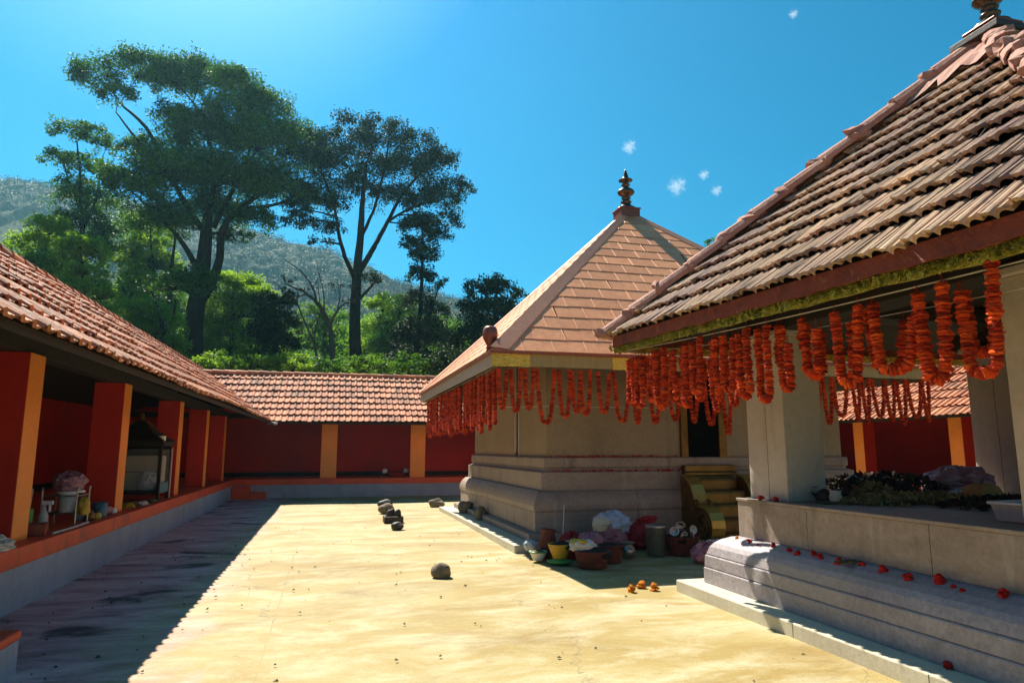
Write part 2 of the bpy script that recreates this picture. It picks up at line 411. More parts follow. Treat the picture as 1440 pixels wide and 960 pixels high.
# ------------------------------------------------------------------ ground
def floor_mat():
    m = bpy.data.materials.new('worn_courtyard_screed')
    m.use_nodes = True
    nt = m.node_tree; b = nt.nodes['Principled BSDF']
    tc = nt.nodes.new('ShaderNodeTexCoord'); vec = tc.outputs['Object']
    big = _noise(nt, vec, 0.55, 6, 0.62, (0.55, 1.0, 1), 0.8)
    base = _ramp(nt, [(0.30, (0.248,0.162,0.038)), (0.47, (0.310,0.226,0.073)), (0.60, (0.347,0.271,0.105)), (0.75, (0.388,0.319,0.140))])
    nt.links.new(big.outputs[0], base.inputs[0])
    st = _noise(nt, vec, 1.5, 9, 0.72, (0.65, 1.25, 1), 0.5)          # swept streaks
    col = _mix(nt, base.outputs[0], (0.56,0.52,0.37), _mrange(nt, st.outputs[0], 0.44, 0.74, 0, 0.85))
    st2 = _noise(nt, vec, 0.8, 9, 0.70, (0.6, 1.2, 1), 0.6)
    col = _mix(nt, col, (0.215,0.142,0.047), _mrange(nt, st2.outputs[0], 0.51, 0.69, 0, 0.8))
    # grime by the left gallery, plus warm shade colour painted to the eave-shadow edge
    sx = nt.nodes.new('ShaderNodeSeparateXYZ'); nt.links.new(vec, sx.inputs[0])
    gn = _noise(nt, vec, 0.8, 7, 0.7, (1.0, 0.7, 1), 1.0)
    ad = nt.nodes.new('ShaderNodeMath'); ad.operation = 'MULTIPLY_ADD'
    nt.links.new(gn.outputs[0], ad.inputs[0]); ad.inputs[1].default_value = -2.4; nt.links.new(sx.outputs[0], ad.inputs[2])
    grime_shade = _mrange(nt, ad.outputs[0], -2.25, -3.1, 0, 1)
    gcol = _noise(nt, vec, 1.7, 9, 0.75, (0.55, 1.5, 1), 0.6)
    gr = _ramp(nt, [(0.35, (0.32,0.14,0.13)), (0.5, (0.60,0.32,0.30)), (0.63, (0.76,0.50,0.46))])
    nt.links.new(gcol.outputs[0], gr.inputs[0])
    col = _mix(nt, col, gr.outputs[0], grime_shade)
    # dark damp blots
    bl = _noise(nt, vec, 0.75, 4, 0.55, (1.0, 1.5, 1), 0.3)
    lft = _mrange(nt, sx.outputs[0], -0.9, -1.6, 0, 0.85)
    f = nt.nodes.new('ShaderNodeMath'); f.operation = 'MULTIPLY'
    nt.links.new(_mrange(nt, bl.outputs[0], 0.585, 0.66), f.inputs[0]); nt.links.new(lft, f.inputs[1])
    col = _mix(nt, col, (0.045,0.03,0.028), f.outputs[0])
    # speckles of grit
    vo = nt.nodes.new('ShaderNodeTexVoronoi'); vo.inputs['Scale'].default_value = 5.0
    nt.links.new(vec, vo.inputs['Vector'])
    sp = _noise(nt, vec, 2.0, 2, 0.5)
    g = nt.nodes.new('ShaderNodeMath'); g.operation = 'MULTIPLY'
    nt.links.new(_mrange(nt, vo.outputs['Distance'], 0.07, 0.03), g.inputs[0])
    nt.links.new(_mrange(nt, sp.outputs[0], 0.56, 0.62), g.inputs[1])
    col = _mix(nt, col, (0.09,0.065,0.04), g.outputs[0])
    # hairline cracks
    v2 = nt.nodes.new('ShaderNodeTexVoronoi'); v2.feature = 'DISTANCE_TO_EDGE'; v2.inputs['Scale'].default_value = 0.33
    wob = _noise(nt, vec, 1.4, 5, 0.7)
    wv = nt.nodes.new('ShaderNodeVectorMath'); wv.operation = 'MULTIPLY_ADD'
    nt.links.new(wob.outputs['Color'], wv.inputs[0]); wv.inputs[1].default_value = (0.8, 0.8, 0); nt.links.new(vec, wv.inputs[2])
    nt.links.new(wv.outputs[0], v2.inputs['Vector'])
    cmask = nt.nodes.new('ShaderNodeMath'); cmask.operation = 'MULTIPLY'
    nt.links.new(_mrange(nt, v2.outputs['Distance'], 0.004, 0.001, 0, 0.55), cmask.inputs[0])
    nt.links.new(_mrange(nt, gn.outputs[0], 0.42, 0.56), cmask.inputs[1])
    col = _mix(nt, col, (0.13,0.095,0.06), cmask.outputs[0])
    gr2 = _noise(nt, vec, 55, 3, 0.8)
    f2 = _mrange(nt, gr2.outputs[0], 0.3, 0.7, 0.84, 1.14)
    c2 = nt.nodes.new('ShaderNodeCombineColor')
    for i in range(3): nt.links.new(f2, c2.inputs[i])
    col = _mix(nt, col, c2.outputs[0], 1.0, 'MULTIPLY')
    # one straight construction joint along the court
    jx = nt.nodes.new('ShaderNodeMath'); jx.operation = 'ADD'; jx.inputs[1].default_value = 0.42
    nt.links.new(sx.outputs[0], jx.inputs[0])
    jw = nt.nodes.new('ShaderNodeMath'); jw.operation = 'MULTIPLY_ADD'; jw.inputs[1].default_value = 0.05
    nt.links.new(wob.outputs[0], jw.inputs[0]); nt.links.new(jx.outputs[0], jw.inputs[2])
    ja = nt.nodes.new('ShaderNodeMath'); ja.operation = 'ABSOLUTE'; nt.links.new(jw.outputs[0], ja.inputs[0])
    jm = nt.nodes.new('ShaderNodeMath'); jm.operation = 'MULTIPLY'
    nt.links.new(_mrange(nt, ja.outputs[0], 0.012, 0.004, 0, 0.5), jm.inputs[0]); nt.links.new(_mrange(nt, st.outputs[0], 0.42, 0.6), jm.inputs[1])
    col = _mix(nt, col, (0.16,0.11,0.05), jm.outputs[0])
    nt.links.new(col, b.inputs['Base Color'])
    nt.links.new(_mrange(nt, st.outputs[0], 0.3, 0.7, 0.62, 0.9), b.inputs['Roughness'])
    b.inputs['Specular IOR Level'].default_value = 0.3
    bn = _noise(nt, vec, 14, 8, 0.7, (0.6, 1.4, 1))
    bp = nt.nodes.new('ShaderNodeBump'); bp.inputs['Strength'].default_value = 0.45; bp.inputs['Distance'].default_value = 0.012
    nt.links.new(bn.outputs[0], bp.inputs['Height']); nt.links.new(bp.outputs[0], b.inputs['Normal'])
    return m

mb = MB()
NX, NY = 40, 62
rg = np.random.RandomState(4)
gx = np.linspace(-3.2, 16.6, NX); gy = np.linspace(-6, 25.2, NY)
vv = [(x, y, 0.008*math.sin(x*1.1+0.7*y)+0.006*math.sin(0.53*y-x*0.4)-0.012) for y in gy for x in gx]
mb.add(vv, [(j*NX+i, j*NX+i+1, (j+1)*NX+i+1, (j+1)*NX+i) for j in range(NY-1) for i in range(NX-1)])
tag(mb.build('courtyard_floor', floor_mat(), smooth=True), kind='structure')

M['earth'] = mat('leaf_littered_earth', [(0.05,0.055,0.02),(0.13,0.10,0.05)], 0.6, 0.95, 0.5, 4)
# one ground sheet to the horizon, open where the courtyard floor lies
mb = MB()
mb.add([(-2500,-2500,-0.25),(2500,-2500,-0.25),(2500,2500,-0.25),(-2500,2500,-0.25)], [(0,1,2,3)])
tag(mb.build('ground', M['earth']), kind='structure')

# leaf tufts, used by the hill and every tree
def leaves_np(rg, cents, sig, n_each, size, up=0.7):
    """n_each leaves round every tuft centre -> verts, quads, tones"""
    K = len(cents)
    C = np.repeat(cents, n_each, 0); S = np.repeat(sig, n_each, 0)
    N = len(C)
    P = C+np.clip(rg.normal(size=(N,3)), -1.7, 1.7)*S
    nrm = rg.normal(size=(N,3))*0.75; nrm[:,2] += up
    nrm /= np.linalg.norm(nrm, axis=1)[:,None]+1e-9
    t = rg.normal(size=(N,3)); t -= nrm*np.sum(t*nrm, 1)[:,None]; t /= np.linalg.norm(t, axis=1)[:,None]+1e-9
    b = np.cross(nrm, t)
    s = (size*rg.uniform(0.6, 1.35, N))[:,None]
    droop = np.array([0,0,-0.12])
    V = np.stack([P-t*s*0.5, P+b*s*0.27, P+t*s*0.5+droop*s, P-b*s*0.27], 1).reshape(-1, 3)
    Q = np.arange(N*4).reshape(N, 4)
    tk = np.repeat(rg.uniform(0.1, 0.9, K), n_each)
    T = np.clip(tk+rg.normal(0, 0.18, N), 0, 1)
    return V, Q, T


# forested hill behind
def hill():
    rg = np.random.RandomState(11)
    nx, ny = 520, 300
    X, Y = np.meshgrid(np.linspace(-420, 300, nx), np.linspace(150, 640, ny))
    rid = np.interp(X, [-420,-300,-230,-185,-160,-110,-50,-9,20,36,75,110,160,220,300],
                       [120,135,140,137,139,133,120,109,101,94,84,62,40,20,8])
    t = np.clip((Y-170)/230.0, 0, 1)
    prof = t*t*(3-2*t)*0.86 + 0.14*t
    back = np.clip((Y-400)/240.0, 0, 1)
    Z = rid*prof*(1-0.55*back**1.5)
    for k in range(14):                              # spurs and gullies
        kx, ky, ph = rg.normal(0, .03), rg.normal(0, .018), rg.rand()*6.28
        Z += 2.6*np.sin(kx*X+ky*Y+ph)*prof*np.clip(1.15-t, 0.1, 1)
    # tree crowns as bumps
    Z2 = np.zeros_like(Z); tone = np.full(Z.shape, 0.3)
    dx = 720/(nx-1); dy = 490/(ny-1)
    for k in range(15000):
        cx, cy = rg.uniform(-420, 300), rg.uniform(155, 520)
        # clearings
        if math.sin(cx*0.045+1.0)+math.sin(cy*0.055+cx*0.02)+math.sin(cx*0.11-cy*0.07) > 1.1 and rg.rand() < 0.8: continue
        r = rg.uniform(1.8, 4.4)
        i0, i1 = int((cx-r+420)/dx), int((cx+r+420)/dx)+2
        j0, j1 = int((cy-r-150)/dy), int((cy+r-150)/dy)+2
        i0, j0, i1, j1 = max(i0,0), max(j0,0), min(i1,nx), min(j1,ny)
        if i0 >= i1 or j0 >= j1: continue
        d2 = ((X[j0:j1,i0:i1]-cx)**2+(Y[j0:j1,i0:i1]-cy)**2)/r**2
        h = np.sqrt(np.clip(1-d2, 0, 1))*r*0.95
        m_ = h > Z2[j0:j1,i0:i1]
        Z2[j0:j1,i0:i1] = np.where(m_, h, Z2[j0:j1,i0:i1])
        tone[j0:j1,i0:i1] = np.where(m_, rg.uniform(0.35, 1.0), tone[j0:j1,i0:i1])
    Z = Z+Z2-0.3
    V = np.stack([X.ravel(), Y.ravel(), Z.ravel()], 1)
    idx = np.arange(nx*ny).reshape(ny, nx)
    Q = np.stack([idx[:-1,:-1], idx[:-1,1:], idx[1:,1:], idx[1:,:-1]], -1).reshape(-1, 4)
    m = bpy.data.materials.new('forested_slope'); m.use_nodes = True
    nt = m.node_tree; b = nt.nodes['Principled BSDF']
    a = nt.nodes.new('ShaderNodeAttribute'); a.attribute_name = 'tone'
    rp = _ramp(nt, [(0.0, (0.060,0.062,0.024)), (0.32, (0.055,0.062,0.022)), (0.4, (0.010,0.022,0.008)), (1.0, (0.028,0.045,0.014))])
    nt.links.new(a.outputs['Fac'], rp.inputs[0])
    tc = nt.nodes.new('ShaderNodeTexCoord')
    n = _noise(nt, tc.outputs['Object'], 0.5, 6, 0.7)
    f = _mrange(nt, n.outputs[0], 0.3, 0.7, 0.6, 1.35)
    cm = nt.nodes.new('ShaderNodeCombineColor')
    for i in range(3): nt.links.new(f, cm.inputs[i])
    nt.links.new(_mix(nt, rp.outputs[0], cm.outputs[0], 1.0, 'MULTIPLY'), b.inputs['Base Color'])
    b.inputs['Roughness'].default_value = 0.9; b.inputs['Specular IOR Level'].default_value = 0.1
    o = np_mesh('hill', V, Q, m, tone[:-1,:-1].ravel())
    tag(o, kind='structure')
    # trees of the slope: leafy tufts standing on it
    cents, sig = [], []
    while len(cents) < 9000:
        cx, cy = rg.uniform(-330, 130), rg.uniform(165, 425)
        if math.sin(cx*0.045+1.0)+math.sin(cy*0.055+cx*0.02)+math.sin(cx*0.11-cy*0.07) > 1.0 and rg.rand() < 0.85: continue
        i, j = int((cx+420)/dx), int((cy-150)/dy); r = rg.uniform(1.3, 3.0)
        cents.append((cx, cy, Z[j,i]+r*0.5)); sig.append((r*0.62, r*0.62, r*0.5))
    V, Q, T = leaves_np(rg, np.array(cents), np.array(sig), 40, 0.85, 1.0)
    o = np_mesh('hill_forest', V, Q, M['leaf_hill'], T)
    tag(o, 'hazy forest covering the hillside behind the trees', 'forest', kind='stuff')




hill()
# haze: air between here and the hill
mb = MB(); mb.box(-460, 340, -40, 680, -1.3, 158)
hm = bpy.data.materials.new('haze_air'); hm.use_nodes = True
hn = hm.node_tree; hn.nodes.remove(hn.nodes['Principled BSDF'])
pv = hn.nodes.new('ShaderNodeVolumePrincipled')
pv.inputs['Color'].default_value = (0.27, 0.62, 0.76, 1)
pv.inputs['Density'].default_value = 0.00038
pv.inputs['Anisotropy'].default_value = 0.55
hn.links.new(pv.outputs[0], hn.nodes['Material Output'].inputs['Volume'])
tag(mb.build('haze', hm), kind='stuff')

# ------------------------------------------------------------------ tiled roofs
def tile_field(mb, P00, P10, P01, P11, nc, tw, prof, lip=0.035, clamp=None, seed=0, scallop=0.0, thick=0.02, jit=0.006, sag=0.0, bond=0.0):
    """courses of separate overlapping tiles between an eave line P00-P10 and a ridge line P01-P11"""
    rg = np.random.RandomState(seed)
    P00, P10, P01, P11 = [np.array(p, float) for p in (P00, P10, P01, P11)]
    L = np.linalg.norm(P10-P00); ncol = max(1, int(round(L/tw)))
    N = np.cross(P10-P00, P01-P00); N /= np.linalg.norm(N)
    if N[2] < 0: N = -N
    k = len(prof); us = np.array([p[0] for p in prof]); hs = np.array([p[1] for p in prof])
    slope = np.linalg.norm(P01-P00)
    # slow waviness of an old roof
    ph = rg.rand(6)*6.28
    def pos(u, v, h):
        if clamp:
            lo, hi = clamp(v); u = np.clip(u, lo, hi)
        a = P00+(P10-P00)*u[:,None]; b = P01+(P11-P01)*u[:,None]
        w = sag*(np.sin(u*L*0.9+ph[0]+v*3)+np.sin(u*L*0.37+ph[1])*1.4+np.sin(v*7+ph[2]))
        return a*(1-v)[:,None]+b*v[:,None]+N*(h+w)[:,None]
    for r in range(nc):
        for c in range(-1 if bond else 0, ncol):
            u0 = (c+bond*(r % 2)+(rg.normal(0, 0.02) if bond else 0))/ncol; u = u0+us/ncol
            dv = rg.normal(0, 0.012)/nc; tilt = rg.normal(0, jit); dn = rg.normal(0, jit*0.5)
            v0 = r/nc+dv+scallop/slope*(2*us-1)**2
            v1 = np.full(k, (r+1)/nc+0.06/nc)
            if clamp:
                lo, hi = clamp(np.array([(r+0.5)/nc])); mid = u0+0.5/ncol
                if mid < lo[0]-0.6/ncol or mid > hi[0]+0.6/ncol: continue
            sk = tilt*(us-0.5)
            A = pos(u, np.clip(v0, -0.1, 1), hs+lip+sk+dn)
            B = pos(u, np.clip(v1, 0, 1), hs+0.002)
            D = pos(u, np.clip(v0+0.012/slope, -0.1, 1), hs+lip-thick+sk+dn)
            V = np.concatenate([D, A, B])
            F = [(i, i+1, k+i+1, k+i) for i in range(k-1)]+[(k+i, k+i+1, 2*k+i+1, 2*k+i) for i in range(k-1)]
            F += [(0, k, 2*k), (k-1, 3*k-1, 2*k-1)]
            mb.add(V, F, float(np.clip(rg.normal(0.5, 0.22), 0, 1)))

def mang(n=1):   # clay pan tile: high roll, flat pan
    return [(0.0,0.0),(0.10,0.024),(0.22,0.036),(0.34,0.026),(0.45,0.004),(0.60,-0.004),(0.75,0.002),(0.90,-0.003),(1.0,0.0)]
def ribbed():    # broad tongue, groove, narrow rib, groove
    return [(0.0,-0.012),(0.04,0.006),(0.10,0.020),(0.20,0.026),(0.27,0.018),(0.33,0.022),(0.44,0.026),(0.53,0.018),(0.58,0.002),(0.62,-0.012),(0.66,-0.010),(0.71,0.010),(0.78,0.018),(0.86,0.014),(0.92,-0.002),(0.96,-0.014),(1.0,-0.012)]
def flat_sheet():
    return [(0.0,0.0),(0.5,0.0),(0.965,0.0),(0.972,0.005),(0.995,0.005),(1.0,0.0)]

def ridge_caps(mb, a, b, r=0.11, step=0.38, seed=1, lump=0.0):
    rg = np.random.RandomState(seed)
    a, b = Vector(a), Vector(b); L = (b-a).length; n = max(1, int(L/step)); d = (b-a)/n
    side = d.cross(Vector((0,0,1))).normalized(); up = side.cross(d).normalized()
    if up.z < 0: up = -up
    for i in range(n):
        p0 = a+d*i; p1 = a+d*(i+1.10)
        r0 = r*(1.12+rg.normal(0,0.04)); r1 = r*0.95
        vs_, K = [], 9
        for p, rr, lift in ((p0, r0, 0.016), (p1, r1, 0.0)):
            for q in range(K):
                t = math.pi*(-0.12+1.24*q/(K-1))
                vs_.append(p+side*rr*math.cos(t)+up*(rr*0.8*math.sin(t)+lift+rg.normal(0, 0.004)))
        for q in range(K):
            t = math.pi*(-0.12+1.24*q/(K-1)); rr = r0-0.02
            vs_.append(p0+side*rr*math.cos(t)+up*(rr*0.8*math.sin(t)+0.016))
        fs = [(q, q+1, K+q+1, K+q) for q in range(K-1)]+[(2*K+q, 2*K+q+1, q+1, q) for q in range(K-1)]
        mb.add(vs_, fs, float(np.clip(rg.normal(0.5, 0.2), 0, 1)))
        if lump:
            mb.blob(p0+up*0.03, (r*1.0+lump, r*1.0+lump, r*0.55+lump), seed=seed*50+i, amp=0.35, n=12, m=7, freq=2.5, tone=0.35)

# ------------------------------------------------------------------ galleries round the court
EZ, RZ = 2.44, 4.36
PXS = -3.2                                             # court face of the left pillars

def pillar_part(root, off, x0, x1, y0, y1, z0, z1, face):
    mbp = MB(); mbp.box(x0, x1, y0, y1, z0, z1)
    o = mbp.build('pillar', M['dark_red_face'], root, off, bevel=0.008)
    o.data.materials.append(M['orange'])
    want = Vector(face)
    for p in o.data.polygons:
        if p.normal.dot(want) > 0.9: p.material_index = 1
    return o

def gallery(name, label, axis, sgn, base, lo, hi, wall_in, pillars, roofdef, steps=None, seed=1):
    """axis 'x': runs along Y, faces +-X.  axis 'y': runs along X, faces -Y. base = coordinate of its plinth face"""
    if axis == 'x': loc = (base-sgn*2.0, (lo+hi)/2, 0)
    else: loc = ((lo+hi)/2, base+2.0, 0)
    root = thing(name, label, 'gallery', loc)
    def bx(mb_, d0, d1, a0, a1, z0, z1):
        """d measured inwards from the plinth face"""
        if axis == 'x':
            xs = sorted((base-sgn*d0, base-sgn*d1)); mb_.box(xs[0], xs[1], a0, a1, z0, z1)
        else: mb_.box(a0, a1, base+d0, base+d1, z0, z1)
    face = (sgn, 0, 0) if axis == 'x' else (0, -1, 0)
    m_ = MB(); bx(m_, 0.012, 3.9, lo, hi, -0.3, 0.425); m_.build('plinth', M['grey_plinth'], root, loc)
    m_ = MB(); bx(m_, 0.0, 3.9, lo, hi, 0.425, 0.62); m_.build('floor_band', M['red_band'], root, loc, bevel=0.012)
    m_ = MB(); bx(m_, wall_in, wall_in+0.25, lo, hi+(2.55 if axis == 'x' else 0), 0.62, 3.1); m_.build('back_wall', M['red_wall'], root, loc)
    m_ = MB(); bx(m_, wall_in-0.035, wall_in, lo, hi, 0.62, 0.78); m_.build('skirting', M['dark_wood'], root, loc)
    for c in pillars:
        if axis == 'x':
            xs = sorted((base-sgn*0.2, base-sgn*0.64)); pillar_part(root, loc, xs[0], xs[1], c-0.21, c+0.21, 0.62, 2.66, face)
        else: pillar_part(root, loc, c-0.27, c+0.27, base+0.2, base+0.62, 0.62, 2.66, face)
    m_ = MB(); bx(m_, 0.26, 0.48, lo, hi, 2.66, 2.84); m_.build('wall_beam', M['dark_wood'], root, loc, bevel=0.01)
    E0, E1, R0, R1, cl = roofdef
    E0, E1, R0, R1 = [np.array(q, float) for q in (E0, E1, R0, R1)]
    # rafters under the tiles
    L = np.linalg.norm(E1-E0); n = int(L/0.62)
    for i in range(n):
        u = (i+0.5)/n
        lo_, hi_ = cl(np.array([0.0]))
        if not (lo_[0]-0.01 <= u <= hi_[0]+0.01): continue
        a = E0+(E1-E0)*u; b = R0+(R1-R0)*u
        ins = 0.04
        a = a+(b-a)*ins; dn = np.array([0, 0, -0.09])
        t = (E1-E0)/L*0.03
        m_ = MB()
        vs_ = [a-t+dn, a+t+dn, b+t+dn, b-t+dn, a-t+dn*0.35, a+t+dn*0.35, b+t+dn*0.35, b-t+dn*0.35]
        m_.add([tuple(q) for q in vs_], [(0,3,2,1),(4,5,6,7),(0,1,5,4),(1,2,6,5),(2,3,7,6),(3,0,4,7)])
        m_.build('rafter', M['dark_wood'], root, loc)
    # eave board
    m_ = MB()
    lo_, hi_ = cl(np.array([0.0]))
    a = E0+(E1-E0)*lo_[0]; b = E0+(E1-E0)*hi_[0]
    inw = (R0-E0); inw = inw/np.linalg.norm(inw)
    p = inw*0.10
    m_.add([tuple(q) for q in (a+p+[0,0,-0.10], b+p+[0,0,-0.10], b+p*1.4+[0,0,-0.10], a+p*1.4+[0,0,-0.10], a+p+[0,0,-0.035], b+p+[0,0,-0.035], b+p*1.4+[0,0,-0.035], a+p*1.4+[0,0,-0.035])],
           [(0,3,2,1),(4,5,6,7),(0,1,5,4),(1,2,6,5),(2,3,7,6),(3,0,4,7)])
    m_.build('eave_board', M['dark_wood'], root, loc)
    m_ = MB()
    tile_field(m_, E0, E1, R0, R1, 8, 0.205, mang(), 0.050, cl, seed, 0.006, 0.024, 0.012, 0.011)
    # back slope, plain mirror of the front one
    if axis == 'x': B0, B1 = E0*[-1,1,1]+[2*R0[0],0,0], E1*[-1,1,1]+[2*R1[0],0,0]
    else: B0, B1 = E0*[1,-1,1]+[0,2*R0[1],0], E1*[1,-1,1]+[0,2*R1[1],0]
    up_ = np.array([0,0,0.03])
    l1, h1 = [q[0] for q in cl(np.array([1.0]))]
    q0, q1 = R0+(R1-R0)*l1, R0+(R1-R0)*h1
    if axis == 'x': B0, B1 = np.array([2*q0[0]-E0[0], q0[1], E0[2]]), np.array([2*q1[0]-E1[0], q1[1]+2.95, E1[2]])
    else: B0, B1 = np.array([q0[0]-2.75, 2*q0[1]-E0[1], E0[2]]), np.array([q1[0]+2.75, 2*q1[1]-E1[1], E1[2]])
    m_.add([tuple(B0+up_), tuple(B1+up_), tuple(q1+up_), tuple(q0+up_)], [(0,1,2,3)], 0.4)
    rf = m_.build('roof', M['clay'], root, loc, tone=True)
    m_ = MB(); l0, h0 = [q[0] for q in cl(np.array([0.03]))]; l1, h1 = [q[0] for q in cl(np.array([1.0]))]
    e0 = E0+(R0-E0)*0.03; e1 = E1+(R1-E1)*0.03
    V = [e0+(e1-e0)*l0, e0+(e1-e0)*h0, R0+(R1-R0)*h1, R0+(R1-R0)*l1]
    V = [v-np.array([0,0,0.032]) for v in V]; V += [v-np.array([0,0,0.018]) for v in V]
    m_.add([tuple(v) for v in V], [(0,1,2,3),(7,6,5,4),(0,4,5,1),(1,5,6,2),(2,6,7,3),(3,7,4,0)])
    m_.build('roof_deck', M['dark_wood'], rf, loc)
    m_ = MB(); V = [B0, B1, q1-[0,0,0.03], q0-[0,0,0.03]]; V += [v-np.array([0,0,0.02]) for v in V]
    m_.add([tuple(v) for v in V], [(0,1,2,3),(7,6,5,4),(0,4,5,1),(1,5,6,2),(2,6,7,3),(3,7,4,0)])
    m_.build('roof_deck', M['dark_wood'], rf, loc)
    m_ = MB()
    lo_, hi_ = cl(np.array([1.0]))
    ridge_caps(m_, R0+(R1-R0)*lo_[0]+[0,0,0.02], R0+(R1-R0)*hi_[0]+[0,0,0.02], 0.11, 0.4, seed+3)
    m_.build('ridge_cap', M['clay'], rf, loc, tone=True)
    return root, loc

YB = 24.8                                               # plinth face of the back gallery
LY0, LY1 = -5.0, 27.0
def cl_left(v): return (np.zeros_like(v), (23.75+2.95*v-LY0)/(LY1-LY0))
left_root, left_loc = gallery('pillared_gallery', 'long left gallery with orange faced pillars and clutter on its red ledge', 'x', 1, -3.0, LY0, 24.8,
        3.75, [0.8+0.15, 4.85, 8.75, 12.4, 16.7, 20.2, 23.55][1:],
        ((-1.85, LY0, 2.30), (-1.85, LY1, 2.52), (-4.6, LY0, 4.20), (-4.6, LY1, 4.44), cl_left), seed=2)
BX0, BX1 = -4.7, 17.9
def cl_back(v): return ((-1.85-2.75*v-BX0)/(BX1-BX0), (15.05+2.75*v-BX0)/(BX1-BX0))
back_root, back_loc = gallery('pillared_gallery', 'gallery closing the far end of the court, two salmon pillars in view', 'y', 1, YB, -7.0, 20.1,
        2.3, [0.02, 3.12, 6.25, 9.4, 12.5],
        ((BX0, 23.75, 2.49), (BX1, 23.75, 2.49), (BX0, 26.7, 4.36), (BX1, 26.7, 4.36), cl_back), seed=5)
def cl_right(v): return (np.zeros_like(v), (23.75+2.95*v-LY0)/(LY1-LY0))
right_root, right_loc = gallery('pillared_gallery', 'gallery on the far right seen between the stone pillars of the open pavilion', 'x', -1, 16.2, LY0, 24.8,
        3.4, [3.1, 7.1, 11.1, 14.95, 18.5, 22.5],
        ((15.05, LY0, 2.44), (15.05, LY1, 2.44), (17.8, LY0, 4.36), (17.8, LY1, 4.36), cl_right), seed=8)
# whitewashed valley gutter tip and corner steps
m_ = MB()
m_.add([(-1.99,23.84,2.43),(-1.83,23.98,2.43),(-1.66,23.62,2.39),(-1.74,23.52,2.39),(-1.95,23.88,2.53),(-1.80,24.02,2.53),(-1.62,23.64,2.47),(-1.72,23.50,2.47)],
       [(0,3,2,1),(0,1,5,4),(1,2,6,5),(2,3,7,6),(3,0,4,7),(4,5,6,7)])
m_.build('gutter_spout', M['metal_gutter'], back_root, back_loc, bevel=0.01)
st = thing('corner_steps', 'small red painted steps in the far left corner of the court', 'steps', (-2.5, 24.4, 0))
m_ = MB(); m_.box(-2.995,-2.45, 24.25,24.795, -0.05,0.40); m_.build('upper_step', M['red_band'], st, (-2.5,24.4,0), bevel=0.02)
m_ = MB(); m_.box(-2.445,-1.95, 24.25,24.795, -0.05,0.21); m_.build('lower_step', M['red_band'], st, (-2.5,24.4,0), bevel=0.02)
st = thing('step_block', 'low step at the near left corner, red on top and grey at its side', 'step', (-2.5, 5.6, 0))
m_ = MB(); m_.box(-2.985,-2.13, 4.6,6.03, -0.05,0.235); m_.build('step_body', M['grey_plinth'], st, (-2.5,5.6,0), bevel=0.015)
m_ = MB(); m_.box(-2.985,-2.12, 4.59,6.04, 0.235,0.30); m_.build('step_top', M['red_band'], st, (-2.5,5.6,0), bevel=0.02)

# ------------------------------------------------------------------ shrine
SC = (6.8, 14.72)
HW = 3.08
S0 = (SC[0], SC[1], 0)
shrine = thing('shrine', 'square stone shrine with a smooth copper pyramid roof and stepped granite base', 'shrine', S0)
x0, x1, y0, y1 = SC[0]-HW, SC[0]+HW, SC[1]-HW, SC[1]+HW
def course(name, prof, m, parent=shrine, bev=0.006):
    mb_ = MB(); mb_.rectloft(x0, x1, y0, y1, prof); return mb_.build(name, m, parent, S0, bevel=bev)
course('paving_slab', [(0.80,-0.05),(0.80,0.10)], M['slab'], bev=0.01)
course('footing', [(0.46,0.10),(0.46,0.215)], M['granite'])
course('base_course', [(0.31,0.215),(0.31,0.555)], M['granite'])
course('torus_moulding', [(0.27,0.555),(0.315,0.56),(0.335,0.60),(0.34,0.66),(0.325,0.73),(0.29,0.80),(0.24,0.86),(0.20,0.895)], M['granite'], bev=0.0)
course('dado_course', [(0.145,0.895),(0.145,1.21)], M['granite'])
course('upper_moulding', [(0.10,1.21),(0.10,1.225),(0.045,1.235),(0.045,1.275),(0.075,1.30),(0.075,1.44),(0.06,1.465)], M['granite'], bev=0.003)
course('wall', [(0.0,1.465),(0.0,4.25)], M['granite_wall'])
# roof
EH, AZ, EZS = 4.42, 7.34, 3.14
ex0, ex1, ey0, ey1 = SC[0]-EH, SC[0]+EH, SC[1]-EH, SC[1]+EH
def hip(v): return (v/2, 1-v/2)
m_ = MB()
cor = [(ex0,ey0),(ex1,ey0),(ex1,ey1),(ex0,ey1)]
for i in range(4):
    a, b = cor[i], cor[(i+1) % 4]
    dx_, dy_ = [(0,EH),(-EH,0),(0,-EH),(EH,0)][i]
    tile_field(m_, (*a,EZS), (*b,EZS), (a[0]+dx_,a[1]+dy_,AZ), (b[0]+dx_,b[1]+dy_,AZ), 17, 0.56, flat_sheet(), 0.011, hip, 20+i, 0, 0.014, 0.0015, 0.003, 0.5)
s_roof = m_.build('roof', M['copper'], shrine, S0, tone=True)
s_roof.data.materials.append(M['copper'])
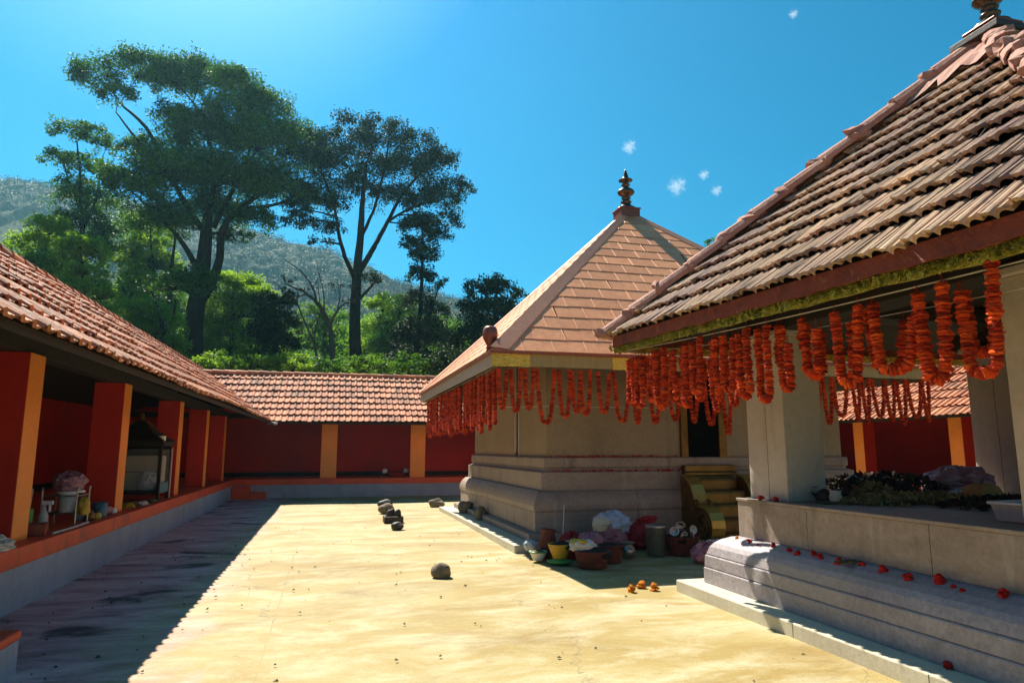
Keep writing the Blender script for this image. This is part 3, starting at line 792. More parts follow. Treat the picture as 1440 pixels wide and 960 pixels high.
# offset joints: half-bond comes from the slow random shift of each course
def strip(mb_, a, b, wvec, nvec, th):
    a, b, w, n_ = [np.array(q, float) for q in (a, b, wvec, nvec)]
    P = [a-w, a+w, b+w, b-w]
    mb_.add([tuple(q) for q in P]+[tuple(q+n_*th) for q in P], [(0,3,2,1),(4,5,6,7),(0,1,5,4),(1,2,6,5),(2,3,7,6),(3,0,4,7)])
apex = np.array([SC[0], SC[1], AZ])
def hip_sheet(parent, apex_, corners, ez, inward, w, mt, off, lift=0.035):
    """folded sheet lying over each hip, one flap on each slope"""
    for i in range(4):
        c = np.array([*corners[i], ez]); up = np.array([0,0,lift])
        pv_, nx_ = np.array([*corners[i-1], ez]), np.array([*corners[(i+1) % 4], ez])
        mb_ = MB(); K = 14; vs_ = []
        for k in range(K+1):
            t = k/K*0.985
            p = c+(apex_-c)*t
            w_ = w*(1-0.55*t)
            d1 = (pv_-c)/np.linalg.norm(pv_-c)*w_; d2 = (nx_-c)/np.linalg.norm(nx_-c)*w_
            vs_ += [p+d1+up*0.75, p+up*1.6, p+d2+up*0.75, p+d1+up*0.75-[0,0,0.03], p+d2+up*0.75-[0,0,0.03]]
        fs = []
        for k in range(K):
            q = k*5
            fs += [(q,q+5,q+6,q+1),(q+1,q+6,q+7,q+2),(q+3,q+8,q+5,q),(q+2,q+7,q+9,q+4)]
        mb_.add([tuple(v) for v in vs_], fs)
        mb_.build('hip_sheet', mt, parent, off)
hip_sheet(s_roof, apex, cor, EZS, None, 0.30, M['copper_edge'], S0)
# drip edge, fascia and its gold foil
for i in range(4):
    a, b = np.array(cor[i]), np.array(cor[(i+1) % 4])
    d = (b-a)/np.linalg.norm(b-a); inn = np.array([-d[1], d[0]])
    mb_ = MB()
    p = a+inn*0.0; q = b
    def bar(mb2, off0, off1, z0, z1, t0=0.0, t1=1.0):
        A = a+(b-a)*t0; B = a+(b-a)*t1
        A0, A1 = A+inn*off0+d*off0*(t0 == 0), A+inn*off1+d*off1*(t0 == 0)
        B0, B1 = B+inn*off0-d*off0*(t1 == 1), B+inn*off1-d*off1*(t1 == 1)
        mb2.add([(*A0,z0),(*B0,z0),(*B1,z0),(*A1,z0),(*A0,z1),(*B0,z1),(*B1,z1),(*A1,z1)], [(0,3,2,1),(4,5,6,7),(0,1,5,4),(1,2,6,5),(2,3,7,6),(3,0,4,7)])
    bar(mb_, 0.0, 0.05, EZS-0.035, EZS+0.012); mb_.build('drip_edge', M['copper_dark'], s_roof, S0)
    mb_ = MB(); bar(mb_, 0.055, 0.08, EZS-0.235, EZS-0.035)
    mb_.build('fascia', M['gold_cloth'] if i in (0, 2) else M['beige_cloth'], shrine, S0)
    if i == 0:
        for t0, t1 in ((0.004, 0.075), (0.235, 0.30), (0.50, 0.58)):
            mb_ = MB(); bar(mb_, 0.045, 0.052, EZS-0.245, EZS-0.04, t0, t1); mb_.build('gold_foil', M['gold_foil'], shrine, S0)
def deck(parent, corners, apex_, ez, drop, off, inset):
    c = np.array([*apex_]); V = []
    for q in corners:
        p = np.array([*q, ez] if len(q) == 2 else q); V.append(p+(c-p)*inset-[0,0,drop])
    V.append(c-[0,0,drop])
    n = len(V)
    V = V+[v-np.array([0,0,0.03]) for v in V]
    F = [(i, (i+1) % 4, 4) for i in range(4)]+[((i+1) % 4+5, i+5, 9) for i in range(4)]+[(i+5, (i+1) % 4+5, (i+1) % 4, i) for i in range(4)]
    mb2 = MB(); mb2.add([tuple(v) for v in V], F)
    return mb2.build('roof_deck', M['dark_wood'], parent, off)
deck(s_roof, cor, apex, EZS, 0.03, S0, 0.012)
# finial
def finial(parent, base, s, off, bw):
    mb_ = MB(); mb_.box(base[0]-bw, base[0]+bw, base[1]-bw, base[1]+bw, base[2]-0.30*s, base[2]+0.02*s)
    mb_.box(base[0]-bw*1.1, base[0]+bw*1.1, base[1]-bw*1.1, base[1]+bw*1.1, base[2]+0.021*s, base[2]+0.06*s)
    fb = mb_.build('finial_base', M['copper_dark'], parent, off, bevel=0.01)
    prof = [(0.30,0.06),(0.29,0.10),(0.20,0.16),(0.13,0.22),(0.11,0.25),(0.15,0.28),(0.16,0.31),(0.11,0.34),(0.09,0.37),(0.13,0.40),(0.14,0.42),(0.10,0.45),
            (0.11,0.48),(0.19,0.52),(0.245,0.575),(0.25,0.60),(0.23,0.65),(0.15,0.71),(0.09,0.75),(0.07,0.78),(0.12,0.81),(0.13,0.835),(0.08,0.87),(0.07,0.90),
            (0.10,0.92),(0.20,0.955),(0.205,0.975),(0.12,1.01),(0.09,1.05),(0.075,1.12),(0.05,1.20),(0.025,1.27),(0.004,1.33)]
    mb_ = MB(); mb_.lathe([(r*s, z*s) for r, z in prof], 28, base)
    return mb_.build('finial', M['bronze'], parent, off, smooth=True)
finial(shrine, (SC[0], SC[1], AZ-0.02), 0.84, S0, 0.245)
# copper bud at the left corner of the eave
mb_ = MB(); mb_.lathe([(0.05,0.0),(0.07,0.04),(0.055,0.08),(0.075,0.12),(0.115,0.20),(0.13,0.27),(0.115,0.34),(0.10,0.38),(0.07,0.40),(0.01,0.41)], 16, (ex0+0.10, ey0+0.42, EZS+0.05), lobes=8, amp=0.06)
mb_.build('corner_bud', M['copper_dark'], shrine, S0, smooth=True)
# pipe and window slot on the side wall
mb_ = MB(); mb_.box(x0-0.03, x0+0.01, 13.35, 13.43, 1.47, 3.3); mb_.box(x0-0.03, x0+0.01, 13.62, 13.70, 1.47, 3.3)
mb_.build('door_rail', M['granite_pillar'], shrine, S0, bevel=0.004)
mb_ = MB(); mb_.box(x0-0.004, x0+0.01, 13.44, 13.61, 1.47, 3.3); mb_.build('side_slot', M['dark_wood'], shrine, S0)
mb_ = MB(); mb_.box(x0-0.06, x0-0.005, 13.42, 13.62, 1.47, 1.53); mb_.build('latch_block', M['dark_stone'], shrine, S0, bevel=0.01)
# door: brass frame, blackened opening, brass sill, steps and scroll balustrades
fy = y0
df = MB()
df.box(6.33, 6.47, fy-0.07, fy+0.02, 1.32, 3.0); df.box(7.12, 7.28, fy-0.07, fy+0.02, 1.32, 3.0); df.box(6.33, 7.28, fy-0.072, fy+0.02, 3.0, 3.14)
door = df.build('door_frame', M['brass'], shrine, S0, bevel=0.012)
mb_ = MB(); mb_.box(6.47, 7.12, fy-0.02, fy+0.012, 1.32, 3.0); mb_.build('dark_opening_panel', M['black_void'], shrine, S0)  # flat panel, the darkness of the open doorway painted on as black
mb_ = MB(); mb_.rectloft(6.30, 7.33, fy-0.22, fy+0.02, [(0.03,1.14),(0.03,1.19),(0.0,1.21),(0.0,1.32)]); mb_.build('door_sill', M['brass'], shrine, S0, bevel=0.01)
for k in range(5):
    mb_ = MB(); mb_.box(6.36, 7.26, fy-0.42-0.24*k, fy-0.31, 0.10+0.0*k, 1.10-0.215*k)
    if k == 0: mb_.box(6.36, 7.26, fy-0.31, fy-0.02, 0.9, 1.136)
    mb_.build('door_step', M['brass'], shrine, S0, bevel=0.05)
def scroll(xc):
    """parapet of the steps: sweeping top line ending in a coil, brass faced"""
    pts = []
    top = [(0.0,1.13),(0.12,1.13),(0.26,1.08),(0.38,0.97),(0.46,0.82),(0.52,0.68),(0.60,0.62),(0.72,0.64),(0.84,0.61),(0.95,0.54),(1.03,0.42),(1.05,0.30),(1.02,0.18),(0.94,0.10)]
    pl = [(0.0,0.10)]+top
    n = len(pl); mb2 = MB()
    V = [(xc-0.10, fy-0.31-a, z) for a, z in pl]+[(xc+0.10, fy-0.31-a, z) for a, z in pl]
    F = [tuple(range(n)), tuple(range(2*n-1, n-1, -1))]+[(i, n+i, n+(i+1) % n, (i+1) % n) for i in range(n)]
    mb2.add(V, F)
    o = mb2.build('scroll_parapet', M['brass'], shrine, S0, bevel=0.012)
    mb2 = MB(); V = []
    for a_, z_ in top: V += [(xc-0.125, fy-0.31-a_, z_), (xc+0.125, fy-0.31-a_, z_), (xc+0.125, fy-0.325-a_, z_+0.028), (xc-0.125, fy-0.325-a_, z_+0.028)]
    F = [(4*k+q, 4*k+(q+1) % 4, 4*k+4+(q+1) % 4, 4*k+4+q) for k in range(len(top)-1) for q in range(4)]
    mb2.add(V, F); mb2.build('gilt_edge', M['gold_edge'], o, S0, bevel=0.006)
    for cx, cz, r, turns in ((0.76, 0.33, 0.23, 2.0), (0.55, 0.66, 0.10, 1.2)):
        for sx_ in (-0.115, 0.115):
            pts = []
            for k in range(40):
                t = k/39; ang = t*turns*2*math.pi; rr = r*(1-0.8*t)
                pts.append((xc+sx_, fy-0.31-(cx+rr*math.cos(ang)), cz+rr*math.sin(ang)))
            mb2 = MB(); mb2.tube(pts, 0.022, 6); mb2.build('coil', M['brass'], o, S0, smooth=True)
scroll(6.24); scroll(7.38)
# cords strung past the walls
def cord(p, q, sag_, r, parent, off, name='cord', n=14):
    p, q = Vector(p), Vector(q); mb2 = MB()
    mb2.tube([p.lerp(q, i/n)-Vector((0,0,sag_*4*(i/n)*(1-i/n))) for i in range(n+1)], r, 5)
    return mb2.build(name, M['wire'], parent, off)
cord((x0-0.3, y1, 2.95), (x0-0.10, y0-0.1, 2.63), 0.02, 0.008, shrine, S0)
cord((x0-0.10, y0-0.1, 2.36), (6.2, y0-0.1, 2.36), 0.0, 0.007, shrine, S0)
cord((x0-0.10, y0-0.1, 2.36), (x0-0.3, 14.2, 2.52), 0.02, 0.007, shrine, S0)

# ------------------------------------------------------------------ open pavilion
PC = (6.42, 4.95)
P0 = (PC[0], PC[1], 0)
pav = thing('pavilion', 'open pavilion in the right foreground, weathered tile pyramid roof on square stone pillars', 'pavilion', P0)
PH = 1.97
px0, px1, py0, py1 = PC[0]-PH, PC[0]+PH, PC[1]-PH, PC[1]+PH
def pcourse(name, prof, m, bev=0.006):
    mb_ = MB(); mb_.rectloft(px0, px1, py0, py1, prof); return mb_.build(name, m, pav, P0, bevel=bev, )
pcourse('paving_slab', [(0.52,-0.05),(0.52,0.125)], M['slab'], 0.012)
mo = pcourse('rounded_moulding', [(0.285,0.125),(0.29,0.13),(0.29,0.285),(0.282,0.295),(0.268,0.297),(0.268,0.303),(0.281,0.306),(0.276,0.42),(0.268,0.43),(0.252,0.432),(0.252,0.438),(0.262,0.442),(0.235,0.52),(0.20,0.565),(0.14,0.61),(0.06,0.645),(0.0,0.655)], M['granite_blue'], 0.0)
pcourse('platform_block', [(0.0,0.655),(0.0,1.04)], M['granite'], 0.008)
pcourse('platform_top', [(0.012,1.04),(0.012,1.07)], M['granite'], 0.006)
for yj in (py1-1.15, py1-2.55, py1-3.45):
    mb_ = MB(); mb_.box(px0-0.0015, px0+0.01, yj, yj+0.004, 0.66, 1.035); mb_.build('joint_line', M['dark_stone'], pav, P0)
    mb_ = MB(); mb_.box(px0-0.5215, px0-0.51, yj-0.4, yj-0.396, -0.01, 0.12); mb_.build('joint_line', M['dark_stone'], pav, P0)
for (a, b) in ((px0+0.12, py1-0.73), (px1-0.62, py1-0.73), (px0+0.12, py0+0.08), (px1-0.62, py0+0.08)):
    mb_ = MB(); mb_.box(a, a+0.47, b, b+0.65, 1.07, 2.80)
    pl_ = mb_.build('pillar', M['granite_pillar'], pav, P0, bevel=0.01)
    mb_ = MB(); mb_.box(a-0.05, a+0.52, b-0.05, b+0.70, 2.80, 2.86); mb_.build('pillar_cap', M['granite_pillar'], pl_, P0, bevel=0.01)
    mb_ = MB(); mb_.box(a-0.0015, a+0.4715, b+0.30, b+0.304, 1.07, 2.80); mb_.build('joint_line', M['dark_stone'], pl_, P0)
for xa in (px0+0.15, px1-0.50):
    mb_ = MB(); mb_.box(xa, xa+0.35, py0-0.3, py1+0.3, 2.862, 3.08); mb_.build('long_beam', M['dark_wood'], pav, P0, bevel=0.01)
for ya in (py1-0.60, py0+0.25):
    mb_ = MB(); mb_.box(px0-0.3, px1+0.3, ya, ya+0.35, 3.082, 3.27); mb_.build('cross_beam', M['dark_wood'], pav, P0, bevel=0.01)
mb_ = MB(); mb_.box(px0+0.2, px1-0.2, py0+0.3, py1-0.3, 3.28, 3.31); mb_.build('ceiling', M['dark_wood'], pav, P0)
PE, PAZ, PEZ = 3.04, 5.74, 2.97
PZF, PZN = 2.98, 2.77                                  # the old eave sags towards the near side
PZ = [PZN, PZN, PZF, PZF]
pex0, pex1, pey0, pey1 = PC[0]-PE, PC[0]+PE, PC[1]-PE, PC[1]+PE
pcor = [(pex0,pey0),(pex1,pey0),(pex1,pey1),(pex0,pey1)]
m_ = MB()
for i in range(4):
    a, b = pcor[i], pcor[(i+1) % 4]
    dx_, dy_ = [(0,PE),(-PE,0),(0,-PE),(PE,0)][i]
    tile_field(m_, (*a,PZ[i]), (*b,PZ[(i+1) % 4]), (a[0]+dx_,a[1]+dy_,PAZ), (b[0]+dx_,b[1]+dy_,PAZ), 12, 0.18, ribbed(), 0.060, hip, 40+i, 0.05, 0.03, 0.016, 0.010)
p_roof = m_.build('roof', M['clay_dark'], pav, P0, tone=True)
papex = np.array([PC[0], PC[1], PAZ])
for i in range(4):
    c = Vector((*pcor[i], PZ[i]+0.05)); ap = Vector(papex)+Vector((0,0,0.06))
    mb_ = MB(); ridge_caps(mb_, c, c.lerp(ap, 0.97), 0.125, 0.42, 60+i, lump=0.012)
    mb_.build('hip_cap', M['mortar'], p_roof, P0)
# rendered cap round the apex: four short folded flaps
mb_ = MB()
vs_ = []; n = 48
for k, (rr, dz) in enumerate(((0.62, 0.03), (0.52, 0.075), (0.30, 0.06), (0.10, 0.05))):
    for i in range(n):
        t = i/n*4; s_ = int(t) % 4; fr = t-int(t)
        a, b = np.array(pcor[s_]), np.array(pcor[(s_+1) % 4])
        p = (a+(b-a)*fr-np.array(PC))/PE
        h = 0.022*abs(math.sin(fr*math.pi*4))+ (0.03*math.sin(i*2.1)*(k == 0))
        q = rr*(1+0.10*math.sin(i*1.7)*(k == 0))
        vs_.append((PC[0]+p[0]*q, PC[1]+p[1]*q, PAZ-(PAZ-PEZ)/PE*q+0.02+dz+0.02+h))
fs = [(k*n+i, k*n+(i+1) % n, (k+1)*n+(i+1) % n, (k+1)*n+i) for k in range(3) for i in range(n)]
mb_.add(vs_, fs); mb_.build('apex_render', M['mortar'], p_roof, P0)
deck(p_roof, [(*c_, z_) for c_, z_ in zip(pcor, PZ)], papex, PEZ, 0.035, P0, 0.02)
finial(pav, (PC[0], PC[1], PAZ+0.10), 0.60, P0, 0.17)
mb_ = MB(); mb_.box(PC[0]-0.27, PC[0]+0.27, PC[1]-0.27, PC[1]+0.27, PAZ-0.03, PAZ+0.04); mb_.build('apex_slab', M['dark_stone'], pav, P0, bevel=0.008)
for i in range(4):
    a, b = np.array(pcor[i]), np.array(pcor[(i+1) % 4])
    d = (b-a)/np.linalg.norm(b-a); inn = np.array([-d[1], d[0]])
    def bar2(off0, off1, z0, z1):
        mb2 = MB()
        A0, A1, B0, B1 = a+inn*off0+d*off0, a+inn*off1+d*off1, b+inn*off0-d*off0, b+inn*off1-d*off1
        K = 40; vs_ = []
        for k in range(K+1):
            t = k/K; p0_ = A0+(B0-A0)*t; p1_ = A1+(B1-A1)*t
            w = 0.006*math.sin(k*1.9+i)+0.004*math.sin(k*0.7); ze = PZ[i]+(PZ[(i+1) % 4]-PZ[i])*t
            vs_ += [(*p0_, ze+z0+w), (*p1_, ze+z0+w), (*p1_, ze+z1), (*p0_, ze+z1)]
        fs = []
        for k in range(K):
            q = 4*k
            fs += [(q,q+4,q+5,q+1),(q+1,q+5,q+6,q+2),(q+2,q+6,q+7,q+3),(q+3,q+7,q+4,q)]
        fs += [(0,1,2,3),(4*K+3,4*K+2,4*K+1,4*K)]
        mb2.add(vs_, fs); return mb2
    bar2(0.05, 0.085, -0.095, 0.03).build('eave_board', M['rust_board'], pav, P0)
    bar2(0.088, 0.104, -0.175, -0.085).build('tinsel_band', M['green_foil'] if i != 2 else M['gold_foil'], pav, P0)
    # loose glittering foil strips on the band
    rgt = np.random.RandomState(80+i); mb_ = MB(); nrm = np.array([*(-inn), 0.0]); dd = np.array([*d, 0.0])
    for q in range(1500):
        t = rgt.rand(); p_ = a+(b-a)*t+inn*rgt.uniform(0.072, 0.087)
        z = PZ[i]+(PZ[(i+1) % 4]-PZ[i])*t-rgt.uniform(0.085, 0.165)
        c_ = np.array([*p_, z]); s1 = rgt.uniform(0.005, 0.014); s2 = rgt.uniform(0.012, 0.034)
        u_ = dd*rgt.normal(0, 1)+nrm*rgt.normal(0, 0.8)+np.array([0,0,rgt.normal(0,0.5)]); u_ /= np.linalg.norm(u_)
        w_ = np.cross(u_, nrm+rgt.normal(0, 0.5, 3)); w_ /= np.linalg.norm(w_)
        mb_.add([tuple(c_-u_*s1-w_*s2), tuple(c_+u_*s1-w_*s2), tuple(c_+u_*s1*0.6+w_*s2), tuple(c_-u_*s1*0.6+w_*s2)], [(0,1,2,3)], rgt.rand())
    tag(mb_.build('tinsel_strips', M['green_foil'], pav, P0), kind='stuff')

# ------------------------------------------------------------------ trees
def tree(name, label, Y, trunk, clumps, lm, seed, leaf=0.20, dens=1.0, bark='bark', group='trees beyond the galleries', cat='tree', sparse=1.0, limb_r=1.0, tuft=0.20):
    """trunk: list of branches, each a list of (px, py, width px); clumps: (px, py, rx px, ry px[, depth shift m])"""
    rg = np.random.RandomState(seed)
    base = at(trunk[0][0][0], trunk[0][0][1], Y); base[2] = -0.25
    root = thing(name, label, cat, tuple(base), group)
    m = Y*1.02/960
    tb = MB()
    nodes = []
    for bi, br in enumerate(trunk):
        pts, rr = [], []
        for i, (x, y, w) in enumerate(br):
            p = at(x, y, Y); p[1] += (0 if bi == 0 else rg.normal(0, 0.25)*min(i, 3))
            pts.append(p); rr.append(w*m*0.41)
        if bi == 0:
            g = pts[0].copy(); g[2] = -0.3
            pts.insert(0, g); rr.insert(0, rr[0]*1.35)
        # smooth the polyline
        P = [pts[0]]; Rr = [rr[0]]
        for i in range(len(pts)-1):
            for k in range(1, 5):
                t = k/4; j0, j3 = max(i-1, 0), min(i+2, len(pts)-1)
                a, b_, c, d = pts[j0], pts[i], pts[i+1], pts[j3]
                q = 0.5*((2*b_)+(-a+c)*t+(2*a-5*b_+4*c-d)*t*t+(-a+3*b_-3*c+d)*t**3)
                P.append(q+rg.normal(0, 0.012, 3)*Y/35*(rr[i] < 0.5)); Rr.append(rr[i]+(rr[i+1]-rr[i])*t)
        tb.tube([tuple(q-base) for q in P], Rr, 10 if bi == 0 else 7)
        nodes += list(zip(P, Rr))
    NP_ = np.array([q for q, _ in nodes]); NR = np.array([r for _, r in nodes])
    VV, QQ, TT = [], [], []; nv = 0
    for cl in clumps:
        x, y, rx, ry = cl[:4]
        dy = cl[4] if len(cl) > 4 else rg.uniform(-0.8, 0.8)*min(rx, 60)*m
        c = at(x, y, Y+dy)
        a, cz = rx*m, ry*m
        ntuft = max(6, int(30*dens*(rx*ry/1500.0)**0.8))
        d = rg.normal(size=(ntuft,3)); d /= np.linalg.norm(d, axis=1)[:,None]
        d[:,2] = np.where(d[:,2] < -0.35, -d[:,2]*0.6, d[:,2])
        r = rg.uniform(0.35, 1.0, ntuft)**0.6
        cents = c+d*r[:,None]*np.array([a, a*0.9, cz])
        ts = rg.uniform(0.6, 1.3, ntuft)[:,None]
        sig = ts*np.array([tuft, tuft, tuft*0.72])*min(a, cz*1.5)*0.9
        n_each = int(46*sparse*(min(a, cz*1.5)/1.2)**1.3*(0.2/leaf)**1.5)+8
        V, Q, T = leaves_np(rg, cents, sig, n_each, leaf, 1.0)
        VV.append(V-base); QQ.append(Q+nv); TT.append(T); nv += len(V)
        # limb to the clump and twigs inside it
        below = NP_[:,2] < c[2]+0.3*cz
        dist = np.linalg.norm(NP_-c, axis=1)+np.where(below, 0, 50)
        k = int(np.argmin(dist)); s = NP_[k]; r0 = min(NR[k]*0.6, 0.05*limb_r*Y/35+0.02*a)
        mid = (s+c)/2+np.array([0, 0, 0.10*np.linalg.norm(c-s)])+rg.normal(0, 0.06, 3)*np.linalg.norm(c-s)
        L = [(1-t)**2*s+2*t*(1-t)*mid+t*t*c for t in np.linspace(0, 1, 7)]
        if np.linalg.norm(c-s) > 0.2:
            tb.tube([tuple(q-base) for q in L], list(np.linspace(r0, r0*0.4, 7)), 6)
        for q in cents[::2]:
            h = (L[4]+q)/2+rg.normal(0, 0.08*a, 3)
            tb.tube([tuple(L[4]-base), tuple(h-base), tuple(q-base)], [r0*0.35, r0*0.22, 0.008], 4)
    tb.build('trunk', M[bark], root, smooth=True)
    if VV:
        np_mesh('crown', np.concatenate(VV), np.concatenate(QQ), M[lm], np.concatenate(TT), root)
    return root

tree('spreading_tree', 'huge dark spreading tree with layered crown, tallest tree behind the left roof', 52,
     [[(270,520,31),(272,470,28),(276,430,27),(284,385,24),(289,340,19),(292,300,14)],
      [(274,440,15),(295,400,16),(308,365,13),(318,330,11),(345,290,8),(380,255,5)],
      [(290,330,11),(262,290,9),(235,235,7),(205,180,6),(165,140,3)],
      [(291,310,10),(300,250,8),(292,190,6),(270,140,4)],
      [(300,320,9),(330,260,7),(350,200,5),(360,160,3)],
      [(283,390,12),(262,350,8),(235,315,6),(200,285,4)],
      [(345,292,6),(390,285,5),(430,268,3)],
      [(235,235,5),(195,200,4),(165,160,2)]],
     [(137,108,32,26),(165,135,30,16),(200,98,42,24),(240,112,40,30),(285,112,50,28),(335,122,40,24),(378,150,36,28),(415,195,34,30),
      (335,165,52,28,-1.5),(290,195,60,36,1),(370,205,52,34,-2),(245,165,30,24,1),(225,240,52,24,-3),(165,258,32,22,-2.5),(195,270,46,20,-3),(255,250,55,38,1.5),(320,258,62,42,0),
      (395,262,45,30,-1),(440,225,32,28,1),(225,312,46,30,0),(300,300,50,30,2),(355,310,30,22),(445,285,30,18,-1),(330,335,30,14,1),(245,404,48,20,-1.5),(275,395,30,18,-1),(200,210,34,18,1)],
     'leaf_deep', 1, leaf=0.19, dens=2.29)
tree('tall_tree', 'tall dark tree with forked trunk and airy domed crown, right of the spreading tree', 50,
     [[(500,520,21),(499,470,19),(500,420,17),(503,375,15),(507,330,12),(510,280,8),(515,230,5)],
      [(503,385,11),(525,350,9),(545,310,7),(570,265,5),(600,235,3)],
      [(499,392,9),(485,360,7),(476,325,6),(468,290,4),(455,250,3)],
      [(507,335,7),(525,295,5),(540,240,4),(545,200,2)],
      [(545,312,5),(580,290,4),(625,280,2)],
      [(500,425,6),(520,405,5),(530,390,3)]],
     [(498,180,38,20),(540,182,36,20),(582,200,34,22),(462,205,34,24),(612,228,34,28),(520,215,50,28),(575,245,50,32),(480,240,44,30),(430,222,24,20),(640,270,28,24),
      (612,285,40,26),(440,275,34,24),(500,265,36,22),(550,280,40,26),(425,310,30,20),(458,318,26,16),(625,312,28,18),(590,322,30,18),(450,340,20,10),(520,395,20,16),(415,295,22,14),(470,285,24,18),(655,268,15,10)],
     'leaf_dark', 2, leaf=0.18, dens=1.56)
tree('slender_tree', 'slender leafy dark tree rising close to the right of the forked tree', 47,
     [[(584,525,10),(588,470,9),(592,420,7),(594,370,5),(594,320,3)],[(586,480,5),(606,440,4),(616,405,2)]],
     [(590,318,30,20),(612,335,24,18),(580,345,22,18),(600,362,28,18),(588,390,22,20),(612,400,18,16),(592,425,24,18),(616,440,22,18),(590,460,30,22),(612,480,32,26),(570,480,26,26),(588,510,46,22)],
     'leaf_dark', 3, leaf=0.18, dens=2.18)
tree('round_tree', 'dark round topped tree just left of the copper roof', 44,
     [[(700,520,14),(698,470,11),(696,430,7)],[(698,460,6),(720,430,3)]],
     [(675,408,28,20),(700,405,30,20),(722,420,22,18),(665,432,24,22),(695,438,40,26),(722,445,24,24),(680,470,42,30),(715,475,36,30),(650,478,24,26),(690,510,60,26),(645,515,40,22)],
     'leaf_dark', 4, leaf=0.20, dens=1.56)
tree('thin_tree', 'thin pale leaved tree left of the spreading tree, sky showing through its top', 58,
     [[(112,520,10),(114,440,9),(116,370,7),(114,300,5),(112,240,3),(108,200,2)],[(115,330,4),(135,280,3),(148,225,2)],[(114,300,3),(95,250,2),(85,215,1.5)]],
     [(95,188,28,16),(130,192,26,16),(150,208,16,14),(85,225,22,16),(112,235,24,18),(140,240,20,16),(105,262,26,18),(104,280,28,20),(136,285,26,22),(120,315,34,22),(150,330,24,20),(90,320,24,18),(130,350,30,18)],
     'leaf_deep', 5, leaf=0.22, dens=2.34, sparse=0.75)
tree('broad_tree', 'bright green broad tree at the left edge, in front of the hill', 41,
     [[(75,520,14),(72,450,11),(68,390,7),(64,350,4)]],
     [(72,322,28,18),(52,345,30,20),(95,345,26,20),(40,370,30,14),(22,380,16,9),(75,375,36,22),(50,395,40,20),(85,405,34,24),(60,425,40,24)],
     'leaf_bright', 6, leaf=0.18, dens=2.34)
tree('bushy_tree', 'yellow green bushy tree peeping over the left roof, below the thin tree', 38,
     [[(118,520,10),(116,460,8),(118,410,6),(116,370,3)]],
     [(112,345,26,16),(135,360,22,16),(95,365,20,16),(118,385,28,16),(135,405,24,18),(150,420,20,16),(100,410,24,20),(122,440,34,22),(155,445,20,20),(140,470,36,24)],
     'leaf_bright', 7, leaf=0.19, dens=2.25)
tree('feathery_tree', 'pale feathery tree seen under the left side of the spreading crown', 60,
     [[(186,520,8),(184,450,6),(178,415,4),(165,390,2)],[(180,420,4),(195,395,2.5),(200,375,1.5)],[(210,520,7),(212,420,6),(214,370,4),(212,320,2)],[(234,470,8),(240,400,7),(246,350,4),(250,320,2)]],
     [(168,368,22,12),(188,385,22,14),(205,315,26,18),(200,345,22,14),(222,360,22,14),(178,408,26,12),(230,330,18,14),(196,430,28,16),(215,445,30,18)],
     'leaf_bright', 8, leaf=0.20, dens=2.70, sparse=0.8)
tree('light_tree', 'light green rounded tree between the left roof and the trunk of the spreading tree', 40,
     [[(226,520,8),(228,470,7),(226,440,5),(215,420,3)],[(228,470,6),(242,445,4),(250,425,2)]],
     [(195,440,24,22),(220,452,28,22),(190,470,28,24),(215,485,34,24),(245,485,20,20),(250,462,14,14),(180,500,30,20),(230,505,34,18)],
     'leaf_bright', 9, leaf=0.16, dens=2.73)
tree('sunlit_tree', 'sunlit green tree filling the gap right of the spreading trunk', 58,
     [[(325,520,10),(326,460,8),(328,420,5),(332,395,3)]],
     [(312,398,26,18),(340,405,30,20),(362,420,24,18),(320,430,34,22),(350,445,34,22),(305,455,28,24),(330,475,42,24),(365,480,28,26),(300,495,34,22),(340,505,46,18)],
     'leaf_bright', 10, leaf=0.21, dens=3.14)
tree('dense_tree', 'dense dark tree right of the sunlit tree, left of the bare tree', 46,
     [[(388,520,11),(386,470,9),(384,440,6)]],
     [(372,425,20,16),(395,425,22,18),(382,448,30,20),(400,460,22,22),(370,470,26,24),(392,485,32,24),(380,508,40,18)],
     'leaf_dark', 11, leaf=0.21, dens=2.10)
tree('bare_tree', 'nearly bare tree with crooked branches and a few rusty leaves, before the hill', 44,
     [[(467,525,9),(467,490,8.5),(464,460,8),(455,440,7),(445,425,5.5),(430,412,4),(415,405,3),(400,398,2)],
      [(464,462,5),(470,445,4),(482,430,3),(490,425,2)],
      [(445,427,4),(440,405,3),(425,385,2),(412,370,1.4),(400,360,0.8)],
      [(430,413,3),(415,418,2),(398,412,1.4),(388,400,0.8)],
      [(455,440,3),(456,415,2),(450,390,1.4),(452,370,0.8)],
      [(440,405,2),(448,385,1.3),(444,365,0.8)],
      [(446,520,5),(442,480,4),(430,455,3),(420,435,2),(415,420,1)],
      [(440,470,3),(450,440,2),(447,400,1)],
      [(470,447,2.5),(478,420,1.6),(474,395,0.8)]],
     [(402,392,16,5),(425,408,10,4),(478,405,18,8),(488,425,14,6)],
     'leaf_dry', 12, leaf=0.14, dens=0.35, sparse=0.35, bark='bark_pale')
tree('young_tree', 'mid green young tree in the gap between the forked trunk and the slender tree', 60,
     [[(540,525,9),(540,480,7),(542,450,4)]],
     [(535,432,24,18),(555,445,24,18),(530,465,26,22),(555,475,28,22),(538,495,38,20),(560,510,34,16)],
     'leaf_bright', 13, leaf=0.21, dens=3.12)
tree('far_tree', 'distant treetop peeping between the copper roof and the pavilion roof', 62,
     [[(1010,560,16),(1010,440,14),(1010,370,8)]],
     [(1005,340,16,10),(1022,345,18,12),(1010,360,34,18),(1030,385,45,25),(1000,390,30,24)],
     'leaf_deep', 14, leaf=0.24, dens=1.2)
